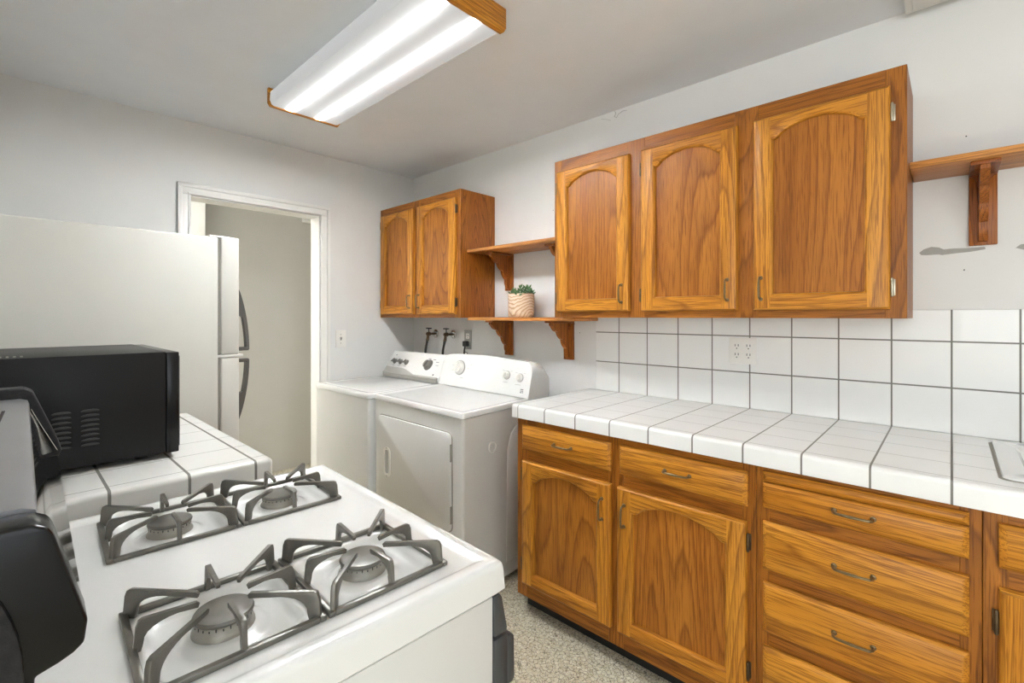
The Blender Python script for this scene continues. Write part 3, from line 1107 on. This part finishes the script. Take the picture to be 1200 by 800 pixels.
# local: x -DW/2..DW/2, y 0 (front) .. DD (back)
hx = DW / 2
MB().box(-hx + .004, hx - .004, .006, DD, .03, DZT - .030, bev=.016, seg=4, edges=vert).build('body', 'appliance', r)
MB().box(-hx + .010, hx - .010, .012, DD, DZT - .033, DZT - .024).build('seam', 'gasket', r)
m = MB()
prev = None
for ins, z in ((0, DZT - .026), (0, DZT - .008), (.003, DZT - .002), (.010, DZT), (.024, DZT - .0005), (.032, DZT - .004), (.06, DZT - .005)):
    pts = rrect(-hx + ins, hx - ins, ins, DD - ins * .3, .016)
    ring = [m.bm.verts.new((p[0], p[1], z)) for p in pts]
    if prev:
        for i in range(len(ring)):
            j = (i + 1) % len(ring)
            m.bm.faces.new([prev[i], prev[j], ring[j], ring[i]]).smooth = True
    else:
        m.bm.faces.new(ring[::-1])
    prev = ring
m.bm.faces.new(prev)
m.build('top_panel', 'enamel', r)
for x in (-hx + .06, hx - .06):
    for y in (.06, DD - .06):
        MB().lathe((x, y, -.004), (0, 0, 1), [(0, 0), (.024, 0), (.021, .036), (0, .036)], 12).build('foot', 'rubber', r)
# door: thin frame line, slab, hinges, recessed handle
dx0, dx1, dz0, dz1 = -hx + .058, hx - .080, .335, .806
m = MB()
m.prism(rrect(dx0 - .004, dx1 + .004, dz0 - .004, dz1 + .004, .030), 'y', .0035, .010)
m.build('door_gasket', 'gasket', r)
m = MB()
m.prism(rrect(dx0, dx1, dz0, dz1, .027), 'y', -.007, .005, bev=.0025)
d = m.build('door', 'appliance', r)
m = MB()
hcx, hcz = dx0 + .088, .560
op = rrect(hcx - .032, hcx + .030, hcz - .080, hcz + .080, .026)
inn = rrect(hcx - .024, hcx + .022, hcz - .072, hcz + .072, .020)
deep = rrect(hcx - .020, hcx + .010, hcz - .064, hcz + .064, .012)
rings = []
for pts, y in ((op, -.0068), (op, -.0100), (inn, -.0105), (deep, -.0073)):
    rings.append([m.bm.verts.new((p[0], y, p[1])) for p in pts])
for a, b in zip(rings, rings[1:]):
    for i in range(len(a)):
        j = (i + 1) % len(a)
        m.bm.faces.new([a[i], a[j], b[j], b[i]]).smooth = True
fc = m.bm.faces.new(rings[-1])
fc.material_index = 1
for z_ in (hcz - .076, hcz + .076):
    m.lathe((hcx - .001, -.0098, z_), (0, -1, 0), [(.005, 0), (.004, .002), (0, .0022)], 10, mi=1)
m.build('handle', ['white_plastic', 'greyplastic'], d)
for zz in (.42, .715):
    MB().box(dx1 - .001, dx1 + .0045, -.0085, .004, zz - .042, zz + .042, bev=.002).build('hinge', 'gasket', d)
# side badge plug
MB().lathe((hx - .004, .200, .715), (1, 0, 0), [(.030, 0), (.029, .005), (.022, .006), (.020, .003), (0, .003)], 24).build('vent_plug', 'white_plastic', r)
# pressed relief on the side panel
m = MB()
m.prism([(.30, .10), (.56, .10), (.56, .80), (.40, .80), (.34, .76), (.31, .68)], 'x', hx - .006, hx - .002, bev=.0018, seg=2, smooth=True)
m.build('side_relief', 'appliance', r)
# console, rounded shoulders
CY0 = DD - .190
tops = []
N = 40
xx0, xx1 = -hx + .002, hx - .002
Hc = .185


def ctop(u):
    # crowned top with rounded shoulders
    e = min(u, 1 - u) * (xx1 - xx0)
    sh = 0.0 if e > .055 else (.055 - math.sqrt(max(0, .055 ** 2 - (.055 - e) ** 2)))
    return Hc + .016 * math.sin(PI * u) - sh * 1.0


m = MB()
cols = []
us = [0, .002, .006, .014, .025, .04, .06, .08] + [.08 + .84 * i / 24 for i in range(1, 24)] + [.92, .94, .96, .975, .986, .994, .998, 1]
for u in us:
    x = xx0 + (xx1 - xx0) * u
    h = ctop(u)
    y0 = CY0
    cols.append([m.bm.verts.new((x, y, DZT - .001 + z)) for (y, z) in ((y0, 0), (y0 + .004, .012), (y0 + .045 * (h / Hc), h - .008), (y0 + .045 * (h / Hc) + .006, h - .001), (y0 + .045 * (h / Hc) + .016, h), (DD - .045, h * .93), (DD - .004, h * .62), (DD - .002, 0))])
for a, b in zip(cols, cols[1:]):
    for q in range(7):
        m.bm.faces.new([a[q], b[q], b[q + 1], a[q + 1]]).smooth = True
    m.bm.faces.new([a[7], b[7], b[0], a[0]])
m.bm.faces.new(cols[0])
m.bm.faces.new(cols[-1][::-1])
m.build('control_console', 'enamel', r)
G0 = Vector((0, CY0 + .004, DZT + .011))
gd = Vector((0, .041, Hc - .020)).normalized()
gn = Vector((0, -gd.z, gd.y))
for (x, h, rad) in ((-.200, .105, .040), (.195, .097, .021), (.292, .092, .021)):
    c = Vector((x, G0.y, G0.z)) + gd * h
    m = MB()
    m.lathe(c, gn, [(rad * 1.18, -.001), (rad * 1.15, .002), (rad, .003)], 28, mi=1)
    m.lathe(c, gn, [(rad, .002), (rad * .97, .008), (rad * .80, .010), (rad * .72, .024), (0, .025)], 28, mi=0)
    q = c + gn * .024
    m.tube([q - gd * rad * .72 - Vector((rad * .3, 0, 0)), q + gd * rad * .72 + Vector((rad * .3, 0, 0))], rad * .17, 8, mi=0)
    m.build('knob', ['white_plastic', 'greyplastic'], r)
m = MB()
for (x, h, w_, t) in ((-.265, .115, .018, .002), (-.262, .085, .018, .002), (-.105, .130, .028, .002), (-.125, .105, .02, .002), (-.17, .045, .026, .003), (.19, .058, .034, .0025), (.285, .053, .042, .0025), (.165, .122, .014, .002), (.225, .122, .014, .002), (.262, .118, .014, .002), (.322, .118, .014, .002)):
    mark(None, (G0, gd, gn), x, h, w_, t).build('printed_mark', 'greyplastic', r, recalc=False)
m.bm.free()
m = MB()
for (x, h, w_, t) in ((.318, .030, .022, .005), (.318, .022, .022, .004), (.314, .014, .014, .005), (.327, .015, .005, .006)):
    q = mark(None, (G0, gd, gn), x, h, w_, t)
    m.merge(q.bm)
m.build('emblem', 'print', r, recalc=False)

# ---------------------------------------------------------------- refrigerator
r = thing('refrigerator', 'white top-freezer refrigerator against the left wall beside the doorway', 'refrigerator', (.41, -1.9, 0))
FX0, FX1, FYB, FYF, FZT = .035, .790, -2.285, -1.578, 1.697
MB().box(FX0, FX1, FYB, FYF, .03, FZT, bev=.006, seg=3).build('body', 'fridge', r)
MB().box(FX0 + .01, FX1 - .008, FYF - .002, FYF + .010, .06, FZT - .006).build('door_gasket', 'gasket', r)
zgap = 1.178
for z0, z1, hz0, hz1, nm in ((zgap + .006, FZT + .006, 1.200, 1.50, 'freezer_door'), (.075, zgap - .006, .86, 1.155, 'refrigerator_door')):
    d = MB().box(FX0, FX1, FYF + .010, FYF + .084, z0, z1, bev=.008, seg=3).build(nm, 'fridge', r)
    # bowed handle
    m = MB()
    yb = FYF + .084
    up = nm == 'freezer_door'
    n = 16
    outer, inner = [], []
    for i in range(n + 1):
        t = i / n
        z = (hz0 + (hz1 - hz0) * t) if up else (hz1 - (hz1 - hz0) * t)
        bow = .056 * math.cos(PI / 2 * t) ** .7
        th = .013 + .004 * t if t < .52 else .06
        outer.append((yb + bow, z))
        inner.append((yb + max(-.002, bow - th), z))
    pts = outer + inner[::-1]
    m.prism(pts, 'x', .712, .742)
    z0_, z1_ = (hz0 - .004, hz0 + .012) if up else (hz1 - .012, hz1 + .004)
    m.box(.710, .744, yb - .002, yb + .054, z0_, z1_, bev=.003, mi=0)
    m.build('handle', 'handle_grey', d)
MB().box(FX0 + .02, FX1, FYF - .004, FYF + .10, zgap - .005, zgap + .006, bev=.002).build('middle_hinge', 'trim', r)
m = MB().box(FX0 + .02, FX1 - .02, FYF, FYF + .05, .012, .072)
m.build('kick_grille', 'greyplastic', r)
m = MB()
m.box(FX1 - .06, FX1 - .01, FYF - .03, FYF + .05, FZT, FZT + .009, bev=.003)
m.build('top_hinge', 'trim', r)
for x in (FX0 + .06, FX1 - .06):
    for y in (FYB + .06, FYF - .04):
        MB().lathe((x, y, 0), (0, 0, 1), [(0, 0), (.022, 0), (.02, .032), (0, .032)], 12).build('foot', 'rubber', r)

# ---------------------------------------------------------------- left worktop, its cabinet, microwave
LX0, LX1, LYF = .800, 1.716, -1.688
m = MB()
ed = lambda c, e: (abs(c.z - .953) < 1e-4 and (abs(c.x - LX1) < 1e-4 or abs(c.y - LYF) < 1e-4)) or (abs(c.x - LX1) < 1e-4 and abs(c.y - LYF) < 1e-4)
m.box(LX0, LX1, YS + .001, LYF, .892, .953, bev=.013, seg=5, edges=ed)
tag(m.build('worktop', 'worktop_l'), 'short white tiled worktop under the black microwave, left of the range', 'worktop')
r = thing('base_cabinet', 'oak base cabinet under the short tiled worktop, hidden behind the range', 'cabinet', (1.25, -2.0, 0))
m = MB().box(LX0 + .01, LX1 - .02, YS + .002, LYF - .045, .09, .891)
m.build('carcass', 'side', r)
MB().box(LX0 + .01, LX1 - .02, LYF - .12, LYF - .105, 0, .09).build('toe_kick', 'dark', r)
m = MB()
face_frame(m, 0, 0, .09, .891, LYF - .045, LYF - .027, [(LX0 + .01, LX0 + .06), (1.235, 1.285), (LX1 - .07, LX1 - .02)],
           [(LX0 + .06, LX1 - .07, .09, .16), (LX0 + .06, LX1 - .07, .70, .76), (LX0 + .06, LX1 - .07, .85, .891)])
m.build('face_frame', ['frame_z', 'frame_x'], r)
for (a, b) in ((LX0 + .04, 1.25), (1.27, LX1 - .05)):
    q = door_front(a, b, .15, .71, 0, .02)
    q.bm.transform(Matrix.Translation((a + b, LYF - .006, 0)) @ Matrix.Rotation(PI, 4, 'Z'))
    q.build('door', ['oak_z', 'oak_x', 'panel'], r)
    q = drawer_front(a, b, .755, .86, 0, .02)
    q.bm.transform(Matrix.Translation((a + b, LYF - .006, 0)) @ Matrix.Rotation(PI, 4, 'Z'))
    q.build('drawer', 'oak_x', r)

r = thing('microwave_oven', 'black microwave oven standing on the short tiled worktop', 'microwave', (1.235, -2.05, .953))
MX0, MX1, MYB, MYF, MZ0, MZ1 = .985, 1.497, -2.285, -1.897, .968, 1.254
MB().box(MX0, MX1, MYB, MYF, MZ0, MZ1, bev=.004).build('case', 'blackpaint', r)
d = MB().box(MX0 - .003, MX1 + .002, MYF, MYF + .030, MZ0 - .002, MZ1 - .002, bev=.003).build('front_frame', 'black', r)
MB().box(MX0 + .01, MX1 - .14, MYF + .030, MYF + .036, MZ0 + .012, MZ1 - .014, bev=.002).build('door', 'blackglass', r)
MB().box(MX1 - .13, MX1 - .01, MYF + .030, MYF + .034, MZ0 + .012, MZ1 - .014, bev=.002).build('control_panel', 'blackpaint', r)
for x in (MX0 + .05, MX1 - .05):
    for y in (MYB + .05, MYF - .05):
        MB().lathe((x, y, .9535), (0, 0, 1), [(0, 0), (.014, 0), (.016, .015), (0, .0155)], 12).build('foot', 'rubber', r)
# louvred side vents: three banks of raised slots
for bank, y in enumerate((-2.222, -2.166, -2.112, -2.058)):
    m = MB()
    for i in range(8):
        z = 1.022 + i * .0125
        pts = []
        for j in range(9):
            a = PI * j / 8
            pts.append((y + .0185 * math.cos(a), z + .0052 * math.sin(a)))
        m.prism(pts, 'x', MX1 - .0005, MX1 + .0035, bev=.0006, seg=1)
        m.box(MX1 + .0001, MX1 + .0006, y - .017, y + .017, z - .0035, z - .0006, mi=1)
    m.build('vent_louvres', ['louvre', 'dark'], r)
m = MB()
for i in range(7):
    y = -2.255 + i * .012
    m.box(MX1 - .075, MX1 - .03, y, y + .005, MZ1 - .0005, MZ1 + .0012)
m.build('top_vent', 'gasket', r)

# ---------------------------------------------------------------- gas range (turned about 2.4 degrees)
th = math.radians(-2.4)
r = thing('gas_range', 'white gas range with grey grates and black mirror backguard in the foreground', 'stove', (2.150, -1.580, 0), rot=(0, 0, th))
R0 = r
# local frame: x along the front, y 0 at the front rim, negative towards the wall
HX, HY, ZT = .385, -.690, .917
Zs = .912


def sm(t):
    t = max(0.0, min(1.0, t))
    return t * t * (3 - 2 * t)


def rr_sdf(x, y, cx, cy, hx_, hy_, rad):
    qx, qy = abs(x - cx) - hx_ + rad, abs(y - cy) - hy_ + rad
    return math.hypot(max(qx, 0), max(qy, 0)) + min(max(qx, qy), 0) - rad


BUR = [(-.212, -.400), (-.212, -.183), (.212, -.400), (.212, -.183)]


def height(x, y):
    z = Zs
    e = min(HX - abs(x), -y)
    # raised bead round the rim
    z += .0065 * sm((.040 - e) / .020)
    for bx, by in BUR:
        d = rr_sdf(x, y, bx, by, .094, .092, .035)
        z -= .016 * sm((.004 - d) / .020)
        q = math.hypot(x - bx, y - by)
        z += .006 * sm((.062 - q) / .014)
    return z


NX, NY = 150, 116
YEND = -.600
m = MB()
grid = []
XS = [-HX + .012 + (2 * HX - .024) * i / NX for i in range(NX + 1)]
YSg = [YEND + (-.012 - YEND) * j / NY for j in range(NY + 1)]
for y in YSg:
    grid.append([m.bm.verts.new((x, y, height(x, y))) for x in XS])
for a, b in zip(grid, grid[1:]):
    for i in range(NX):
        m.bm.faces.new([a[i], a[i + 1], b[i + 1], b[i]]).smooth = True
# rolled outer edge: left side, front, right side
border = [grid[j][0] for j in range(NY + 1)] + [grid[NY][i] for i in range(1, NX + 1)] + [grid[j][NX] for j in range(NY - 1, -1, -1)]
dirs = [Vector((-1, 0, 0))] * NY + [Vector((-1, 1, 0)).normalized()] + [Vector((0, 1, 0))] * (NX - 1) + [Vector((1, 1, 0)).normalized()] + [Vector((1, 0, 0))] * NY
prev = border
zt_ = Zs + .0065
for (out, dz) in ((.0035, -.0004), (.007, -.0022), (.0105, -.0065), (.0125, -.013), (.014, -.030), (.0155, -.052), (.012, -.056), (-.004, -.056)):
    ring = []
    for v, d in zip(border, dirs):
        k_ = 1.25 if abs(d.x) > .1 and abs(d.y) > .1 else 1.0
        ring.append(m.bm.verts.new((v.co.x + d.x * out * k_, v.co.y + d.y * out * k_, zt_ + dz)))
    for i in range(len(ring) - 1):
        m.bm.faces.new([prev[i], prev[i + 1], ring[i + 1], ring[i]]).smooth = True
    prev = ring
m.build('cooktop', 'enamel', r)
# body
MB().box(-HX + .006, HX - .006, HY + .02, -.020, .04, .8565, bev=.003).build('body', 'appliance', r)
MB().box(-HX + .012, HX - .012, HY + .02, -.014, .858, .872).build('seam', 'gap', r)
MB().box(-HX + .002, HX - .002, HY + .01, YEND + .002, .862, .9125, bev=.003).build('rear_ledge', 'enamel', r)
for x in (-HX + .06, HX - .06):
    for y in (HY + .08, -.08):
        MB().lathe((x, y, 0), (0, 0, 1), [(0, 0), (.022, 0), (.02, .042), (0, .042)], 12).build('foot', 'rubber', r)
# front: sloped control panel, oven door with full-width grip, drawer
m = MB()
m.prism([(-.019, .857), (-.006, .857), (-.001, .850), (.012, .790), (.010, .784), (-.019, .784)], 'x', -HX + .003, HX - .003, bev=.0015)
m.build('control_panel', 'doorgrey', r)
d = MB().box(-HX + .003, HX - .003, -.019, .016, .26, .778, bev=.005).build('oven_door', 'doorgrey', r)
m = MB()
m.prism([(.012, .774), (.030, .768), (.032, .690), (.026, .682), (.012, .684)], 'x', -HX + .003, HX - .003, bev=.003)
m.build('handle', 'doorgrey', d)
MB().box(-.25, .25, .0155, .0175, .36, .62, bev=.001).build('window', 'blackglass', d)
MB().box(-HX + .003, HX - .003, -.019, .012, .06, .252, bev=.005).build('storage_drawer', 'appliance', r)

# burners
for bx, by in BUR:
    zb_ = Zs - .0105
    b = MB()
    b.lathe((bx, by, zb_), (0, 0, 1), [(.041, -.002), (.0405, .003), (.0385, .006), (.037, .008), (.0365, .0175), (.031, .019), (0, .019)], 40)
    bo = b.build('burner', 'alu', r)
    m = MB()
    for i in range(26):
        a = 2 * PI * i / 26
        cx_, cy_ = bx + .0362 * math.cos(a), by + .0362 * math.sin(a)
        m.lathe((cx_, cy_, zb_ + .0135), (0, 0, 1), [(.0010, 0), (.0010, .0042 - .001 * (i % 3)), (0, .0042 - .001 * (i % 3))], 5)
    m.build('flame_ports', 'gap', bo)
    m = MB()
    m.lathe((bx, by, zb_ + .0185), (0, 0, 1), [(.034, 0), (.0385, .001), (.0395, .004), (.0375, .0072), (.030, .0085), (0, .0085)], 40)
    m.build('burner_cap', 'cap', bo)


def make_grate(bx, by, hx_, y0, y1):
    """flat frame on the cooktop, eight fingers rising to point at the burner"""
    m = MB()
    zr0, zr1 = Zs + .0003, Zs + .0085
    x0, x1 = bx - hx_, bx + hx_
    wr_ = .010
    # frame rails
    m.box(x0, x1, y0, y0 + wr_, zr0, zr1, bev=.002)
    m.box(x0, x1, y1 - wr_, y1, zr0, zr1, bev=.002)
    m.box(x0, x0 + wr_, y0 + wr_, y1 - wr_, zr0, zr1, bev=.002)
    m.box(x1 - wr_, x1, y0 + wr_, y1 - wr_, zr0, zr1, bev=.002)
    zt0 = Zs + .044
    c = Vector((bx, by, 0))
    starts = [(x0 + .006, y0 + .006), (x1 - .006, y0 + .006), (x1 - .006, y1 - .006), (x0 + .006, y1 - .006),
              (bx, y0 + .005), (x1 - .005, by), (bx, y1 - .005), (x0 + .005, by)]
    for si, (sx, sy) in enumerate(starts):
        s = Vector((sx, sy, 0))
        d = (c - s)
        L = d.length
        d.normalize()
        reach = L - (.036 if si < 4 else .030)
        t_ = .0029
        side = Vector((-d.y, d.x, 0))
        wroot = .020 if si < 4 else .011
        # profile in (along, up)
        prof = [(0, Zs + .002), (.003, zt0 - .010), (.006, zt0 - .002), (.010, zt0), (reach - .003, zt0 - .004), (reach, zt0 - .007), (reach - .002, zt0 - .0125)]
        # curved gusset underneath
        for i in range(7):
            a = PI / 2 * i / 6
            prof.append((wroot + (reach * (.54 if si < 4 else .66) - wroot) * (1 - math.sin(a)), Zs + .010 + (zt0 - .0095 - Zs - .010) * math.cos(a) ** .75 if i < 6 else Zs + .010))
        prof.append((wroot - .002, Zs + .002))
        vs0, vs1 = [], []
        t = bmesh.new()
        for (u, z) in prof:
            p = s + d * u
            wd = t_ * (1.25 if u < .012 else 1.0)
            vs0.append(t.verts.new((p.x - side.x * wd, p.y - side.y * wd, z)))
            vs1.append(t.verts.new((p.x + side.x * wd, p.y + side.y * wd, z)))
        n = len(prof)
        t.faces.new(vs0)
        t.faces.new(vs1[::-1])
        for i in range(n):
            j = (i + 1) % n
            t.faces.new([vs0[i], vs1[i], vs1[j], vs0[j]])
        bmesh.ops.recalc_face_normals(t, faces=t.faces)
        es = [e for e in t.edges if len(e.link_faces) == 2 and abs((e.verts[0].co - e.verts[1].co).dot(side)) < 1e-4]
        bmesh.ops.bevel(t, geom=es, offset=.0012, segments=2, affect='EDGES', profile=.5, clamp_overlap=True)
        m.merge(t, 0, True)
    return m.build('grate', 'iron', R0)


for bx, by in BUR:
    y0, y1 = (-.510, -.2935) if by < -.3 else (-.2905, -.077)
    make_grate(bx, by, .110, y0, y1)

def warp(m):
    # the backguard leans a touch more towards the front at its near end
    for v in m.bm.verts:
        v.co.y += .028 * v.co.x * (v.co.z - Zs) / .27
        v.co.z -= .016 * (v.co.x / HX + 1) / 2 * (v.co.z - Zs) / .27


# backguard: sloped mirror-black face, steel-grey top, moulded end caps
prof_panel = [(-.602, 1.046), (-.5655, 1.064), (-.564, 1.074), (-.603, 1.178), (-.690, 1.178), (-.690, 1.046)]
m = MB().prism(prof_panel, 'x', -HX + .020, HX - .020)
warp(m)
m.build('backguard', 'blackglass', r)
m = MB().box(-HX + .012, HX - .026, -.688, -.604, .913, 1.050, bev=.006, seg=3)
warp(m)
m.build('riser', 'enamel', r)
m = MB()
m.prism([(-.600, 1.1782), (-.602, 1.186), (-.612, 1.190), (-.688, 1.190), (-.690, 1.1782)], 'x', -HX + .022, HX - .026, smooth=False)
warp(m)
tp = m.build('backguard_top', 'slategrey', r)
MB().box(-.20, .12, -.640, -.636, 1.1895, 1.1906).build('vent_slot', 'dark', tp)
cap_prof = [(-.594, 1.180), (-.604, 1.186), (-.690, 1.186), (-.690, Zs + .010), (-.600, Zs + .010), (-.597, 1.041), (-.582, 1.046), (-.572, 1.051), (-.565, 1.058), (-.5635, 1.080), (-.566, 1.088), (-.590, 1.172)]
m = MB()
m.prism(cap_prof, 'x', HX - .024, HX + .018, bev=.003, seg=3, smooth=True)
warp(m)
e = m.build('end_cap', 'black', r)
m = MB()
pts = []
for i in range(25):
    a = -PI / 2 + PI * i / 24
    pts.append((-.682 + .079 * math.cos(a), 1.030 + .146 * math.sin(a)))
pts = [p if p[1] > .925 else (p[0], .925) for p in pts]
m.prism(pts, 'x', HX + .017, HX + .023, bev=.002, seg=2, smooth=True)
warp(m)
m.build('cap_inset', 'blacktex', e)
far_prof = [(-.594, 1.202), (-.606, 1.210), (-.690, 1.210), (-.690, Zs + .010), (-.602, Zs + .010), (-.598, 1.042), (-.566, 1.056), (-.556, 1.075), (-.562, 1.10)]
m = MB()
m.prism(far_prof, 'x', -HX - .016, -HX + .024, bev=.004, seg=3, smooth=True)
warp(m)
m.build('end_cap', 'blacktex', r)
m = MB().tube([(-HX + .028, -.5635, 1.078), (-HX + .028, -.584, 1.13), (-HX + .028, -.598, 1.168)], .0010, 8)  # bright sliver modelled to stand for the highlight on the panel edge
warp(m)
m.build('edge_glint', 'chrome', r)

# ---------------------------------------------------------------- ceiling lights
r = thing('ceiling_light', 'long fluorescent ceiling light with frosted lens and oak end caps', 'ceiling light', (1.345, -1.175, ZC), rot=(0, 0, 0))
# local frame
m = MB()
m.box(-.600, .600, -.150, .150, -.022, -.0005)
m.build('housing', 'trim', r)
LD = -.083
m = MB()
pr = [(-.172, -.020), (-.175, -.060), (-.166, LD + .004), (-.155, LD), (.155, LD), (.166, LD + .004), (.175, -.060), (.172, -.020)]
m.prism(pr, 'x', -.600, .600, smooth=False)
m.build('lens', 'lens', r)
for s in (-1, 1):
    m = MB()
    x0_, x1_ = (-.620, -.600) if s < 0 else (.600, .622)
    m.prism([(-.180, -.0005), (-.180, -.070), (-.170, LD - .004), (.170, LD - .004), (.180, -.070), (.180, -.0005)], 'x', x0_, x1_, bev=.002)
    m.build('end_cap', 'oak_y', r)

r = thing('ceiling_light', 'white flush light fixture cut off by the top edge, above the sink', 'ceiling light', (3.35, -.16, ZC), rot=(0, 0, 0))
MB().box(-.345, .5, -.070, .125, -.026, -.0005, bev=.004).build('housing', 'trim', r)
MB().box(-.325, .48, -.058, .112, -.032, -.0255, bev=.004).build('lens', 'white_plastic', r)

# repeats of a kind
for o in col.objects:
    if o.parent is None and o.get('label'):
        base = o.name.split('.')[0]
        g = {'wall_shelf': 'oak wall shelves on scalloped brackets', 'wall_cabinet': 'oak wall cabinets', 'water_valve': 'laundry water valves',
             'water_hose': 'hoses on the laundry valves', 'wall_outlet': 'wall outlets'}.get(base)
        if base == 'base_cabinet' and o.location.x > 2:
            g = 'oak base cabinets under the long worktop'
        if g:
            o['group'] = g
